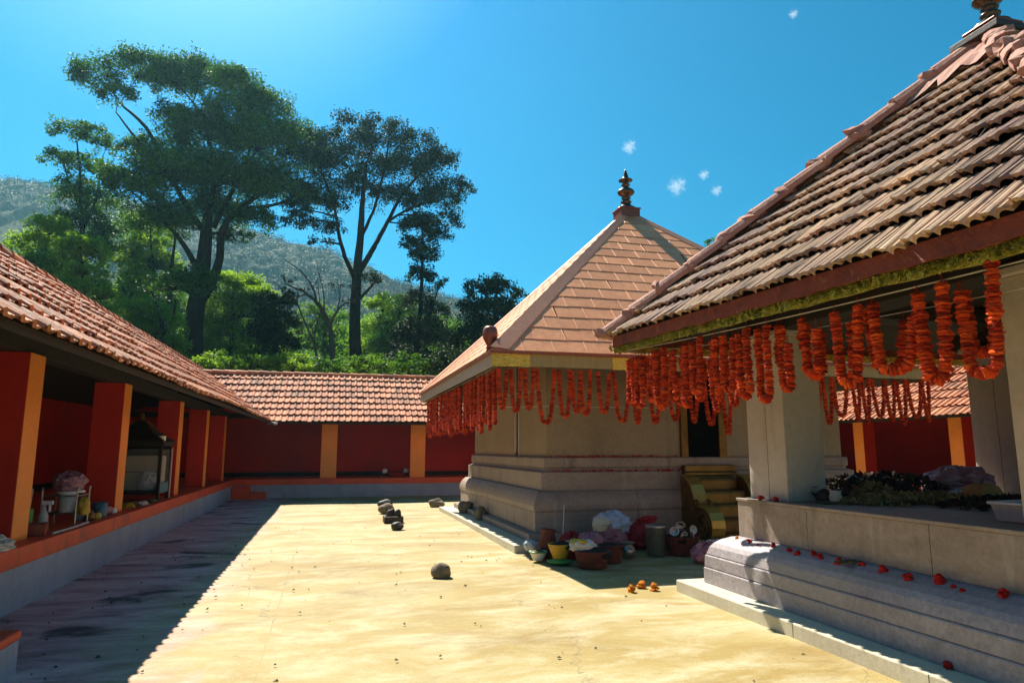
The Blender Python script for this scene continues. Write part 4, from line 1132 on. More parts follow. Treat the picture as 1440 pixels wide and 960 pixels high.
tree('leafy_tree', 'full bright tree in the gap between the thin tree and the spreading trunk', 62,
     [[(205,520,10),(206,450,8),(208,390,6),(210,340,4)]],
     [(190,330,24,18),(215,345,26,20),(180,360,26,18),(205,375,30,20),(235,380,24,20),(190,400,32,22),(225,415,30,22),(250,440,30,24),(170,430,30,24),(205,445,34,22)],
     'leaf_mid', 15, leaf=0.24, dens=1.9)
tree('spindly_tree', 'pale green spindly tree standing behind the bare tree and forked trunk', 66,
     [[(455,520,8),(457,470,6),(455,430,4)]],
     [(445,440,24,16),(470,450,24,16),(440,465,28,18),(465,475,32,20),(430,490,30,20),(475,497,34,20)],
     'leaf_mid', 16, leaf=0.25, dens=1.6)
tree('laced_tree', 'dark leafy tree filling the space under the forked tree beside the slender tree', 56,
     [[(560,520,8),(560,470,6),(562,440,4)]],
     [(552,425,22,16),(572,440,24,18),(545,455,26,18),(570,470,30,20),(548,485,32,22),(580,500,34,20),(625,470,28,22),(640,490,30,22)],
     'leaf_deep', 17, leaf=0.22, dens=1.6)
# shrubs along the outside of the far gallery
for k, (x, y, rx, ry, Y, lm, lab) in enumerate([
        (300,512,36,18,31,'leaf_bright','lime green shrub behind the far gallery ridge, left of the others'),
        (352,515,40,16,31,'leaf_mid','mid green shrub behind the far gallery ridge, under the sunlit tree'),
        (412,514,40,18,31,'leaf_bright','bright shrub at the foot of the bare tree behind the far ridge'),
        (462,518,36,13,31,'leaf_deep','low dark shrub over the far ridge beside the bare trunk'),
        (520,516,40,16,31,'leaf_mid','leafy shrub hiding the foot of the forked trunk'),
        (575,516,36,20,31,'leaf_deep','dark shrub hiding the foot of the slender tree'),
        (632,512,40,24,32,'leaf_dark','blackish shrub over the far ridge, nearest the copper roof')]):
    tree('shrub', lab, Y, [[(x,532,5),(x-2,y,3),(x+3,y-ry*0.6,2)]],
         [(x-rx*0.5,y+2,rx*0.55,ry*0.9),(x,y-3,rx*0.6,ry),(x+rx*0.5,y+2,rx*0.55,ry*0.9),(x,y+8,rx,ry*0.7)], lm, 30+k, leaf=0.15, dens=1.2,
         group='shrubs along the far gallery', cat='shrub')
# mid-distance wood between the court and the hill: one mass
def wood():
    rg = np.random.RandomState(77)
    cents, sig = [], []
    for k in range(420):
        Y = rg.uniform(60, 135); x = rg.uniform(-0.55, 0.45)*Y
        h = 1.0+Y*rg.uniform(0.10, 0.185)
        r = rg.uniform(2.2, 4.5)
        for q in range(9):
            d = rg.normal(size=3); d /= np.linalg.norm(d)
            cents.append((x+d[0]*r, Y+d[1]*r, h-0.4*r+abs(d[2])*r*0.9)); sig.append((0.75, 0.75, 0.45))
            cents.append((x+d[0]*r, Y+d[1]*r, h*0.62+d[2]*h*0.36)); sig.append((0.9, 0.9, 0.7))
    V, Q, T = leaves_np(rg, np.array(cents), np.array(sig), 30, 0.42)
    o = np_mesh('distant_wood', V, Q, M['leaf_mid'], T)
    tag(o, 'hazy green wood between the nearer trees and the hill', 'wood', kind='stuff')
wood()

# ------------------------------------------------------------------ small clouds, far up
def cloud_mat(seed, size):
    m = bpy.data.materials.new('cloud_wisp'); m.use_nodes = True
    nt = m.node_tree; nt.nodes.remove(nt.nodes['Principled BSDF'])
    p = nt.nodes.new('ShaderNodeVolumePrincipled')
    p.inputs['Color'].default_value = (1,1,1,1); p.inputs['Anisotropy'].default_value = 0.3
    tc = nt.nodes.new('ShaderNodeTexCoord')
    n = _noise(nt, tc.outputs['Object'], 3.2/size, 5, 0.65, (1, 1, 1), 0.8)
    ln = nt.nodes.new('ShaderNodeVectorMath'); ln.operation = 'LENGTH'; nt.links.new(tc.outputs['Object'], ln.inputs[0])
    fall = _mrange(nt, ln.outputs['Value'], 0.15*size, 1.0*size, 0.10, -0.26)
    ad = nt.nodes.new('ShaderNodeMath'); ad.operation = 'ADD'
    nt.links.new(n.outputs[0], ad.inputs[0]); nt.links.new(fall, ad.inputs[1])
    d = _mrange(nt, ad.outputs[0], 0.46, 0.80, 0.0, 1.7/size)
    nt.links.new(d, p.inputs['Density'])
    nt.links.new(p.outputs[0], nt.nodes['Material Output'].inputs['Volume'])
    return m
for k, (x, y, s, sx, sz, rz, lab) in enumerate([
        (952,262,26,1.0,0.9,0.3,'small white cloud wisp right of the shrine finial, nearest the roof'),
        (885,207,20,1.2,0.6,0.5,'thin streaky cloud wisp directly above the shrine finial'),
        (1116,20,14,1.0,0.9,0.2,'tiny cloud high in the sky near the top of the picture'),
        (990,246,15,1.0,0.9,0.2,'faint round cloud puff, upper of the two right of the finial cloud'),
        (1008,268,16,1.2,0.7,0.4,'faint cloud puff, lower of the two right of the finial cloud')]):
    Yc = 1100.0; p = at(x, y, Yc); size = s*Yc/960
    mb = MB(); mb.blob((0,0,0), (size*sx, size*0.9, size*sz), seed=k, amp=0.1, n=16, m=10)
    o = mb.build('cloud', cloud_mat(k, size)); o.location = tuple(p); o.rotation_euler = (0, -rz, 0)
    tag(o, lab, 'cloud', 'small clouds')

# ------------------------------------------------------------------ marigold garlands
def flower(mb, c, axis, r, th, rg, tone, n=10):
    """one ruffled flower head threaded on a string along axis"""
    ax = Vector(axis).normalized()
    ax = (ax+Vector(rg.normal(0, 0.12, 3))).normalized()
    a = ax.cross(Vector((0.31, 0.55, 0.77))).normalized(); b = ax.cross(a)
    ph = rg.rand()*6.28; V = []
    prof = ((0.35,-0.5),(0.92,-0.32),(1.0,0.05),(0.78,0.38),(0.3,0.5))
    for k, (pr, pz) in enumerate(prof):
        for i in range(n):
            t = 2*math.pi*i/n+ph+0.3*k
            rr = r*pr*(1+(0.10 if k in (1,2,3) else 0.04)*(1 if (i+k) % 2 else -1)+rg.normal(0, 0.05))
            V.append(Vector(c)+a*rr*math.cos(t)+b*rr*math.sin(t)+ax*th*(pz+rg.normal(0, 0.06)))
    F = [(k*n+i, k*n+(i+1) % n, (k+1)*n+(i+1) % n, (k+1)*n+i) for k in range(len(prof)-1) for i in range(n)]
    F += [tuple(range(n-1,-1,-1)), tuple(range((len(prof)-1)*n, len(prof)*n))]
    mb.add(V, F, tone)

def garland_mesh(path, r, seed, step=None, mt='marigold', gap=None):
    """flowers threaded along a path of points"""
    rg = np.random.RandomState(seed)
    P = [Vector(p) for p in path]
    cum = [0.0]
    for i in range(len(P)-1): cum.append(cum[-1]+(P[i+1]-P[i]).length)
    th = r*0.62; step = step or th*0.84; L = cum[-1]; mb_ = MB(); s = 0.0; i = 0
    while s < L:
        while i < len(P)-2 and cum[i+1] < s: i += 1
        t = (s-cum[i])/max(1e-6, cum[i+1]-cum[i])
        p = P[i].lerp(P[i+1], t); d = (P[i+1]-P[i])
        if not (gap and rg.rand() < gap):
            flower(mb_, p+Vector(rg.normal(0, r*0.07, 3)), d, r*rg.uniform(0.82, 1.12), th, rg, float(np.clip(rg.normal(0.5, 0.25), 0, 1)))
        s += step*rg.uniform(0.85, 1.15)
    mb_.tube([P[0]+Vector((0,0,0.07))]+P[::2]+[P[-1]]+([P[-1]+Vector((0,0,0.07))] if (P[-1]-P[0]).z > -0.4*L else []), 0.003, 4, 0.2)
    return mb_.build('marigold_garland', M[mt], tone=True)

def u_path(w, l, lr=0.0, sway=0.0, n=26):
    """hanging loop in the local XZ plane: w wide, l long, lr = extra height of the right end"""
    pts = []
    for k in range(n+1):
        t = -1+2*k/n
        x = w/2*math.copysign(abs(t)**0.62, t)
        z = -l*(1-abs(t)**2.3) if t < 0 else -l+(l+lr)*abs(t)**2.3
        pts.append((x+sway*(1-abs(t)), 0.012*math.sin(5*t), z))
    return pts

rgG = random.Random(9)
# along the pavilion's court side (hung on a cord just inside the tinsel): y, drop, width, extra
PGX = pex0+0.20
def ptop(y): return PZF+(PZN-PZF)*(pey1-y)/(2*PE)-0.215
PTOP = PZF-0.215
ordn = ['first','second','third','fourth','fifth','sixth','seventh','eighth','ninth','tenth','eleventh','twelfth','thirteenth','fourteenth','fifteenth','sixteenth','seventeenth','eighteenth','nineteenth','twentieth']
pg = [(3.02,0.50,0.24,0.10),(3.33,0.54,0.13,0.06),(3.66,0.46,0.22,-0.12),(4.05,0.52,0.14,0.02),(4.45,0.40,0.17,-0.07),(4.78,0.52,0.12,-0.16),(5.05,0.58,0.15,0.03),
      (5.33,0.56,0.11,0.04),(5.62,0.50,0.13,-0.03),(5.86,0.57,0.11,0.0),(6.14,0.50,0.14,0.04),(6.40,0.60,0.10,0.0),(6.68,0.52,0.14,0.02),(6.95,0.60,0.12,0.03),(7.22,0.50,0.13,0.0),(7.50,0.58,0.13,0.02),(7.74,0.52,0.10,0.0)]
for k, (y, l, w, e) in enumerate(pg):
    o = garland_mesh(u_path(w*1.45, l, e, rgG.uniform(-0.02, 0.02)), 0.038*rgG.uniform(0.92, 1.08), 100+k)
    o.location = (PGX+rgG.uniform(-0.02, 0.02), y, ptop(y)-0.02-rgG.uniform(0, 0.05)); o.rotation_euler = (0, 0, -R(90)+rgG.uniform(-0.3, 0.3))
    tag(o, '%s hanging marigold loop from the right under the pavilion eave facing the court' % ordn[k], 'garland', 'garlands under the pavilion eave')
# short single strands between them
for k, (y, l, lab) in enumerate([(3.50,0.42,'short straight marigold strand, nearest the right edge, between two pavilion loops'),(3.86,0.26,'stub of marigold strand knotted on the cord above the fourth pavilion loop'),
        (4.62,0.24,'short marigold stub hanging above the sixth pavilion loop'),(4.92,0.36,'single marigold strand in front of the near stone pillar'),
        (5.20,0.30,'short marigold strand at the left of the near stone pillar'),(5.75,0.34,'single marigold strand midway along the pavilion eave'),
        (6.27,0.38,'single marigold strand over the brass door, under the pavilion eave'),(6.55,0.30,'short marigold strand left of the brass door under the pavilion eave'),
        (7.08,0.40,'longer single marigold strand towards the far corner of the pavilion eave'),(7.62,0.36,'single marigold strand closest to the far corner of the pavilion eave')]):
    o = garland_mesh([(0.01*math.sin(i), 0, -l*i/8) for i in range(9)], 0.036, 140+k)
    o.location = (PGX+0.05, y, ptop(y)-0.02)
    tag(o, lab, 'garland', 'garlands under the pavilion eave')
for k, (y, l, w, lab) in enumerate([(3.16,0.40,0.16,'shorter marigold loop tucked behind the two loops nearest the right edge'),(3.50,0.50,0.15,'marigold loop in the inner row, behind the gap after the second front loop'),
        (3.88,0.44,0.20,'wide marigold loop in the inner row, behind the third front loop'),(4.28,0.48,0.14,'marigold loop in the inner row, behind the fourth front loop'),(4.62,0.44,0.16,'marigold loop in the inner row, right of the near stone pillar')]):
    o = garland_mesh(u_path(w*1.4, l, rgG.uniform(-0.12, 0.05)), 0.037, 180+k)
    o.location = (PGX+0.16, y, ptop(y)-0.03); o.rotation_euler = (0, 0, -R(90)+rgG.uniform(-0.4, 0.4))
    tag(o, lab, 'garland', 'garlands under the pavilion eave')
# second row along the pavilion's back eave
for k in range(9):
    x = 3.75+0.27*k+rgG.uniform(-0.04, 0.04)
    o = garland_mesh(u_path(0.18, 0.50+0.12*((k*5) % 3)/2, 0.03), 0.036, 160+k)
    o.location = (x, pey1-0.14, PTOP-0.03); o.rotation_euler = (0, 0, rgG.uniform(-0.4, 0.4))
    tag(o, 'dense orange red marigold loop hanging inside the pavilion eave nearest the shrine', 'garland', 'garlands under the rear pavilion eave')
# shrine, court side: a thick curtain of long strands
SGZ = EZS-0.27
proto = [garland_mesh(u_path(w*1.2, l, 0.02), 0.036, 200+i) for i, (w, l) in enumerate([(0.12,0.86),(0.10,0.92),(0.14,0.80),(0.11,0.97),(0.20,0.90)])]
n = 25
for k in range(n):
    y = 10.75+(k+0.5)*(7.8/n)+rgG.uniform(-0.05, 0.05)
    pr = proto[k % 5]
    o = pr if k < 5 else clone(pr)
    o.location = (ex0+0.22, y, SGZ+rgG.uniform(-0.02, 0.03)); o.rotation_euler = (0, 0, R(90)+rgG.uniform(-0.5, 0.5))
    tag(o, 'long marigold strand in the close curtain under the shrine eave facing the court', 'garland', 'marigold curtain on the court side of the shrine')
# shrine, front side: loops spaced apart
fg = [(2.62,0.62,0.10),(2.84,0.66,0.12),(3.06,0.62,0.10),(3.34,0.84,0.22),(3.66,0.74,0.14),(3.86,0.66,0.10),(4.02,0.70,0.12),(4.34,0.66,0.14),(4.66,0.80,0.20),(4.93,0.82,0.11),(5.26,0.82,0.16),(5.62,0.76,0.20),(5.98,0.80,0.14),(6.30,0.84,0.18),(6.62,1.0,0.10)]
for k, (x, l, w) in enumerate(fg):
    o = garland_mesh(u_path(w*1.3, l, rgG.uniform(-0.05, 0.05)), 0.038, 240+k)
    o.location = (x, ey0+0.16, SGZ); o.rotation_euler = (0, 0, rgG.uniform(-0.35, 0.35))
    tag(o, '%s marigold loop from the left under the front eave of the shrine' % ordn[k], 'garland', 'garlands under the front eave of the shrine')
pf = [garland_mesh(u_path(w*1.2, l, 0.02), 0.038, 270+i) for i, (w, l) in enumerate([(0.16,0.72),(0.12,0.80),(0.20,0.66)])]
for k in range(10):
    o = pf[k] if k < 3 else clone(pf[k % 3])
    o.location = (8.45+0.27*k+rgG.uniform(-0.05, 0.05), ey0+0.16, SGZ); o.rotation_euler = (0, 0, rgG.uniform(-0.4, 0.4))
    tag(o, 'marigold loop under the shrine eave seen through the pavilion against the far tiles', 'garland', 'garlands on the right half of the shrine eave')
# cords they hang from
cord((PGX, pey0+0.3, ptop(pey0)+0.04), (PGX, pey1-0.2, PTOP+0.06), 0.03, 0.005, pav, P0, 'hanging_cord', 20)
cord((PGX+0.25, pey0+0.5, ptop(pey0)-0.05), (PGX+0.2, pey1-0.5, PTOP+0.02), 0.05, 0.004, pav, P0, 'hanging_cord', 20)
cord((pex0+0.2, pey1-0.14, PTOP+0.05), (pex1-0.2, pey1-0.14, PTOP+0.05), 0.03, 0.005, pav, P0, 'hanging_cord', 20)
cord((ex0+0.2, ey0+0.16, SGZ+0.07), (ex1-0.2, ey0+0.16, SGZ+0.07), 0.01, 0.005, shrine, S0, 'hanging_cord', 20)
cord((ex0+0.22, ey0+0.2, SGZ+0.07), (ex0+0.22, ey1-0.2, SGZ+0.07), 0.01, 0.005, shrine, S0, 'hanging_cord', 20)
# withered red garlands laid along the shrine's ledges
for z, o_, lab in ((1.47,0.045,'thin red garland laid along the upper ledge of the shrine front'),(1.225,0.125,'thin red garland laid along the lower ledge of the shrine front')):
    pts = [(x0-0.0+0.12*i, y0-o_-0.012+0.004*math.sin(i*1.7), z+0.012+0.006*math.sin(i*0.9)) for i in range(22)]
    o = garland_mesh(pts, 0.022, int(z*100), step=0.030, mt='red_petal', gap=0.45); o.name = 'ledge_garland'
    tag(o, lab, 'garland', 'garlands on the shrine ledges')

# loose flowers on the pavilion moulding
lf = [(6.85,0.020,'ball'),(6.60,0.026,'ball'),(6.42,0.020,'flat'),(6.20,0.028,'ball'),(5.93,0.030,'flat'),(5.80,0.034,'flat'),(5.62,0.030,'ball'),(5.50,0.030,'ball'),(5.24,0.038,'ball'),(5.02,0.030,'flat'),
      (4.76,0.038,'ball'),(4.50,0.034,'ball'),(4.26,0.042,'ball'),(4.12,0.022,'flat'),(4.02,0.022,'flat'),(3.74,0.036,'ball'),(3.52,0.036,'ball')]
fcol = ['orange','crimson','crimson flattened']
for k, (y, r, kind) in enumerate(lf):
    mb_ = MB(); rg = np.random.RandomState(300+k)
    for q in range(3 if kind == 'ball' else 2):
        flower(mb_, (rg.normal(0, r*0.18), rg.normal(0, r*0.3), r*(0.35+0.42*q)), (rg.normal(0,.3), rg.normal(0,.3), 1), r*(1.0-0.16*q), r*0.8, rg, 0.5, 12)
    o = mb_.build('loose_flower', M['marigold_orange'] if k == 0 else M['red_petal'])
    o.location = (px0-0.07-0.02*(k % 3), y, 0.632-0.009*(k % 3))
    tag(o, '%s loose %s flower head from the left on the blue grey moulding' % (ordn[k], 'orange' if k == 0 else ('red' if kind == 'ball' else 'flattened red')), 'flower', 'fallen flowers on the pavilion moulding')
for k, (x, y, z, lab) in enumerate([(px0-0.30,4.02,0.132,'single red flower lying on the pale slab at the foot of the moulding'),(px0+0.03,6.52,1.075,'red flower on the platform edge, left of two before the stone pillar'),(px0+0.05,6.30,1.075,'red flower on the platform edge, right of two before the stone pillar')]):
    mb_ = MB(); rg = np.random.RandomState(330+k)
    for q in range(2): flower(mb_, (0, 0, 0.012+0.014*q), (0.2*q, 0.1, 1), 0.032, 0.03, rg, 0.5, 12)
    o = mb_.build('loose_flower', M['red_petal']); o.location = (x, y, z)
    tag(o, lab, 'flower', 'fallen flowers on the pavilion moulding')
for k, (x, y, lab) in enumerate([(3.42,7.52,'orange marigold head on the sunlit floor, leftmost of three'),(3.62,7.72,'orange marigold head on the sunlit floor, farthest of three'),(3.70,7.54,'orange marigold head on the sunlit floor, rightmost of three')]):
    mb_ = MB(); rg = np.random.RandomState(340+k)
    for q in range(3): flower(mb_, (rg.normal(0,.008), rg.normal(0,.008), 0.014+0.02*q), (rg.normal(0,.3), rg.normal(0,.3), 1), 0.058-0.01*q, 0.035, rg, 0.6, 14)
    o = mb_.build('marigold', M['marigold_orange']); o.location = (x, y, 0.0)
    tag(o, lab, 'flower', 'marigolds on the court floor')
mb_ = MB(); rg = np.random.RandomState(350)
for q in range(12): mb_.tube([(rg.normal(0,.06), rg.normal(0,.03), 0.008+0.012*rg.rand()), (rg.normal(0,.07), rg.normal(0,.03), 0.02*rg.rand()+0.01), (rg.normal(0,.06), rg.normal(0,.03), 0.008)], 0.006, 5)
o = mb_.build('straw_twist', M['straw']); o.location = (px0-0.09, 5.13, 0.64); tag(o, 'twist of dry straw lying among the red flowers on the moulding', 'straw')

# ------------------------------------------------------------------ stones on the court floor
def stone(c, rad, seed, mt, lab, flat=-0.45, amp=0.16):
    mb_ = MB(); mb_.blob((0,0,0), rad, seed, amp, 18, 12, flat*rad[2], 2.2)
    o = mb_.build('stone', M[mt]); o.location = (c[0], c[1], c[2]-flat*rad[2]-0.004)
    return tag(o, lab, 'stone', 'ritual stones on the court floor')
stone((1.46,9.0,0), (0.125,0.11,0.115), 1, 'stone', 'brown rounded stone alone on the sunlit floor, nearest the camera', -0.5)
stone((1.42,14.45,0), (0.13,0.11,0.10), 2, 'dark_stone', 'dark squat stone just in front of the black stone tray', -0.6, 0.1)
stone((1.62,20.2,0), (0.20,0.16,0.14), 3, 'dark_stone', 'dark stone farthest back in the row in the middle of the court', -0.5)
stone((1.50,18.0,0), (0.20,0.17,0.16), 4, 'stone', 'light brown stone directly behind the black stone tray', -0.6)
stone((3.05,19.95,0), (0.21,0.19,0.17), 5, 'stone', 'dark round stone at the far end of the shrine paving slab', -0.5)
stone((3.27,16.6,0.10), (0.20,0.20,0.19), 6, 'stone', 'rounded stone on the shrine slab, the farther of two', -0.6)
stone((3.27,14.95,0.10), (0.17,0.17,0.17), 7, 'stone', 'rounded stone on the shrine slab, the nearer of two', -0.6)
tr = thing('stone_tray', 'black stone tray with small upright stones in the middle of the court', 'altar', (1.46,15.9,0))
mb_ = MB(); mb_.rectloft(-0.21, 0.21, -0.24, 0.24, [(0.0,-0.01),(0.0,0.14),(-0.05,0.14),(-0.05,0.10)]); mb_.build('tray', M['dark_stone'], tr, bevel=0.012)
for x, y, s in ((-0.08,-0.08,0.085),(0.10,-0.10,0.085),(0.0,0.12,0.085)):
    mb_ = MB(); mb_.blob((x,y,0.10+s*0.9), (s*0.8,s*0.8,s*1.3), int(50+x*100), 0.08, 14, 10, -s*1.1); mb_.build('upright_stone', M['dark_stone'], tr, smooth=True)
# scattered crumbs of leaf and grit
def litter():
    rg = np.random.RandomState(5); V, Q, T = [], [], []
    N = 240
    X = np.where(rg.rand(N) < 0.5, rg.uniform(-2.9, -1.2, N), rg.uniform(-1.2, 3.8, N)); Y = rg.uniform(3.6, 16, N)
    for i in range(N):
        s = rg.uniform(0.006, 0.021); n_ = 5
        c = np.array([X[i], Y[i], 0.004]); b0 = len(V)
        for k in range(n_):
            a = 2*math.pi*k/n_+rg.rand()*0.5; V.append(c+[s*math.cos(a)*rg.uniform(.6,1.3), s*math.sin(a)*rg.uniform(.6,1.3), -0.004])
        V.append(c+[rg.normal(0,s*.3), rg.normal(0,s*.3), s*rg.uniform(.5,.9)])
        for k in range(n_): Q.append((b0+k, b0+(k+1) % n_, b0+n_)); T.append(rg.rand())
    o = np_mesh('litter', np.array(V), np.array(Q), M['straw_dark'], T); tag(o, 'crumbs of dry leaf and grit scattered over the court floor', 'litter', kind='stuff')
M['straw_dark'] = mat('dry_leaf_crumbs', [(0.05,0.04,0.02),(0.12,0.10,0.05)], 9.0, 0.9, tone=0.6)
litter()

# ------------------------------------------------------------------ offerings heaped at the shrine corner
def bowl_prof(r0, r1, h, t=0.02): return [(r0*0.9,0.0),(r0,0.01),((r0+r1)/2*1.02,h*0.55),(r1,h),(r1*1.03,h+0.012),(r1-t,h),((r0+r1)/2*0.95,h*0.5),(r0*0.8,0.03)]
def lathe_thing(name, lab, cat, c, prof, mt, group=None, n=24, parts=()):
    root = thing(name, lab, cat, c, group)
    mb_ = MB(); mb_.lathe(prof, n); mb_.build('body', M[mt], root, smooth=True)
    return root
G1 = 'offerings left at the shrine corner'
t = lathe_thing('plastic_bowl', 'yellow bowl standing on a green dish at the shrine corner', 'bowl', (3.26,9.62,0.07), bowl_prof(0.10,0.17,0.19), 'yellow_plastic', G1)
mb_ = MB(); mb_.lathe([(0.10,-0.07),(0.16,-0.06),(0.19,-0.035),(0.18,-0.03),(0.11,-0.02),(0.09,-0.002)], 24); mb_.build('dish', M['green_plastic'], t, smooth=True)
mb_ = MB(); mb_.blob((0,0,0.17), (0.145,0.145,0.07), 3, 0.2, 18, 10); mb_.build('contents', M['ash'], t)
t = lathe_thing('plastic_bowl', 'small white bowl with green rim left of the yellow bowl', 'bowl', (3.04,9.95,0), bowl_prof(0.075,0.13,0.12), 'white_plastic', G1)
mb_ = MB(); mb_.lathe([(0.132,0.112),(0.14,0.12),(0.134,0.132),(0.126,0.125)], 20); mb_.build('rim', M['green_plastic'], t, smooth=True)
mb_ = MB(); mb_.blob((0,0,0.10), (0.10,0.10,0.05), 4, 0.25, 16, 8); mb_.build('contents', M['straw'], t)
t = thing('red_vase', 'tall dark red clay jar leaning at the shrine corner, behind the bowls', 'jar', (3.22,10.14,0), G1)
mb_ = MB(); mb_.lathe([(0.10,0.0),(0.13,0.03),(0.145,0.14),(0.13,0.27),(0.10,0.36),(0.115,0.40),(0.12,0.42),(0.09,0.42),(0.075,0.30)], 24); mb_.build('body', M['wicker'], t, smooth=True); t.rotation_euler = (0.0, 0.10, 0)
t = thing('incense_stick', 'thin pale stick leaning on the shrine base behind the red jar', 'stick', (3.62,10.50,0.1), G1)
mb_ = MB(); mb_.tube([(-0.05,-0.1,0),(0.12,0.28,0.62)], 0.007, 6); mb_.build('rod', M['wire'], t)
t = thing('red_bag', 'dark red cloth bag with a pale tag slumped beside the red jar', 'bag', (3.60,10.05,0), G1)
mb_ = MB(); mb_.bag((0,0,0.17), (0.22,0.17,0.24), 12); mb_.build('body', M['red_plastic'], t)
mb_ = MB(); mb_.box(-0.16,-0.07,-0.185,-0.175,0.16,0.28); mb_.build('tag', M['carton'], t, bevel=0.003)
def basket(lab, c, r, h, mt, fill=None, fseed=0, group=G1):
    t = thing('wicker_basket', lab, 'basket', c, group)
    mb_ = MB(); n = 36; prof = []
    K = 9
    for k in range(K+1):
        z = h*k/K; prof.append((r*(0.78+0.22*k/K)*(1+0.02*(k % 2)), z))
    prof += [(r*1.05,h+0.012),(r*0.97,h+0.015),(r*0.90,h*0.8),(r*0.75,0.03)]
    mb_.lathe(prof, n, lobes=18, amp=0.018); mb_.build('body', M[mt], t)
    mb_ = MB(); pts = [(r*1.03*math.cos(a), r*1.03*math.sin(a), h+0.01) for a in np.linspace(0, 2*math.pi, 40)]; mb_.tube(pts, 0.014, 6); mb_.build('rim', M[mt], t, smooth=True)
    if fill:
        mb_ = MB(); mb_.blob((0,0,h*0.9), (r*0.86,r*0.86,h*0.42), fseed, 0.22, 20, 10); mb_.build('contents', M[fill], t)
    return t
basket('low dark red basket in front, with straw coloured offerings heaped on it', (3.60,9.22,0), 0.24, 0.20, 'wicker', 'ash', 3)
basket('dark red basket right of the front basket, before the white bag', (4.02,9.60,0), 0.21, 0.22, 'wicker', 'ash', 5)
t = thing('offering_packet', 'packet of cream and gold offerings lying on the front basket', 'packet', (3.50,9.30,0.22), G1)
mb_ = MB(); mb_.bag((0,0,0.06), (0.20,0.14,0.09), 21, amp=0.3); mb_.build('wrapper', M['cloth_white'], t)
mb_ = MB(); mb_.blob((-0.08,-0.02,0.10), (0.11,0.10,0.055), 22, 0.3, 18, 9); mb_.build('gold_paper', M['gold_foil'], t)
t = thing('cloth_bundle', 'magenta cloth bundle behind the front basket', 'bundle', (3.78,9.75,0.0), G1)
mb_ = MB(); mb_.bag((0,0,0.20), (0.20,0.17,0.25), 23); mb_.build('cloth', M['pink_plastic'], t)
t = thing('plastic_bag', 'big crumpled bluish white plastic bag with pink contents against the shrine base', 'bag', (4.52,10.72,0), G1)
mb_ = MB(); mb_.bag((0,0,0.22), (0.32,0.25,0.28), 31, 48, 30, 0.28); mb_.build('lower_bag', M['pink_plastic'], t)
mb_ = MB(); mb_.bag((0.03,0.0,0.42), (0.30,0.23,0.21), 32, 48, 30, 0.30); mb_.build('upper_bag', M['blue_white_plastic'], t)
mb_ = MB(); mb_.bag((-0.22,-0.12,0.42), (0.15,0.11,0.14), 33, 30, 20, 0.25); mb_.build('tan_packet', M['carton'], t)
t = thing('cloth_bundle', 'bright red cloth bundle between the white bag and the steel canister', 'bundle', (5.06,10.66,0), G1)
mb_ = MB(); mb_.bag((0,0,0.23), (0.29,0.21,0.27), 34, 40, 26, 0.24); mb_.build('cloth', M['red_plastic'], t)
mb_ = MB(); mb_.bag((0.10,-0.02,0.47), (0.16,0.07,0.07), 35, 24, 14, 0.35); mb_.build('knot', M['red_plastic'], t)
t = thing('brass_pot', 'small round brass pot on the floor before the red bundle', 'pot', (4.42,9.85,0), G1)
mb_ = MB(); mb_.lathe([(0.05,0.0),(0.095,0.02),(0.125,0.08),(0.115,0.14),(0.075,0.18),(0.08,0.20),(0.115,0.22),(0.118,0.23),(0.06,0.215)], 24); mb_.build('body', M['steel'], t, smooth=True)
t = thing('steel_canister', 'upright ribbed steel canister standing near the golden scroll', 'canister', (4.94,9.95,0), G1)
mb_ = MB(); mb_.lathe([(0.14,0.0),(0.15,0.01),(0.15,0.42),(0.155,0.43),(0.155,0.45),(0.145,0.46),(0.04,0.475),(0.0,0.476)], 28, lobes=14, amp=0.02); mb_.build('body', M['steel'], t, smooth=True)
mb_ = MB(); mb_.lathe([(0.155,0.40),(0.163,0.41),(0.163,0.45),(0.155,0.46)], 28); mb_.build('rim', M['steel'], t, smooth=True)
bk = basket('deep red basket piled with broken coconuts beside the golden scroll', (5.36,9.92,0), 0.26, 0.26, 'wicker', 'ash', 7)
def coco(c, rx, ry, lab, r=0.075):
    t = thing('coconut_half', lab, 'coconut', c, 'broken coconuts in the basket'); t.rotation_euler = (rx, ry, 0)
    mb_ = MB(); mb_.lathe([(0.005,-r),(r*0.5,-r*0.86),(r*0.87,-r*0.5),(r,0.0)], 20); mb_.build('husk', M['coconut_shell'], t, smooth=True)
    mb_ = MB(); mb_.lathe([(r*0.99,0.002),(r*0.86,0.004),(r*0.70,-r*0.22),(r*0.35,-r*0.42),(0.002,-r*0.46)], 20); mb_.build('flesh', M['coconut_flesh'], t, smooth=True)
for c, rx, ry, lab, r_ in (((5.20,9.84,0.36),0.9,-0.9,'broken coconut half with white flesh, upper left of the pile',0.075),((5.55,9.88,0.37),1.3,0.8,'broken coconut half with white flesh, upper right of the pile',0.07),
        ((5.30,9.72,0.31),1.9,-0.2,'tilted coconut half low at the front left of the pile',0.06),((5.47,9.74,0.30),0.5,1.3,'narrow coconut piece in the middle of the pile',0.055),((5.38,9.98,0.43),2.4,0.4,'coconut half on top of the pile, farthest back',0.08)):
    coco(c, rx, ry, lab, r_)
t = thing('plastic_bag', 'pinkish plastic bag on the floor beside the sunlit moulding end', 'bag', (5.34,9.16,0), G1)
mb_ = MB(); mb_.bag((0,0,0.13), (0.23,0.18,0.17), 41, 40, 24, 0.26); mb_.build('body', M['pink_plastic'], t)
t = thing('plastic_bag', 'small bluish plastic bag behind the pinkish bag near the scroll', 'bag', (5.72,9.55,0), G1)
mb_ = MB(); mb_.bag((0,0,0.12), (0.20,0.15,0.15), 42, 36, 22, 0.3); mb_.build('body', M['blue_white_plastic'], t)
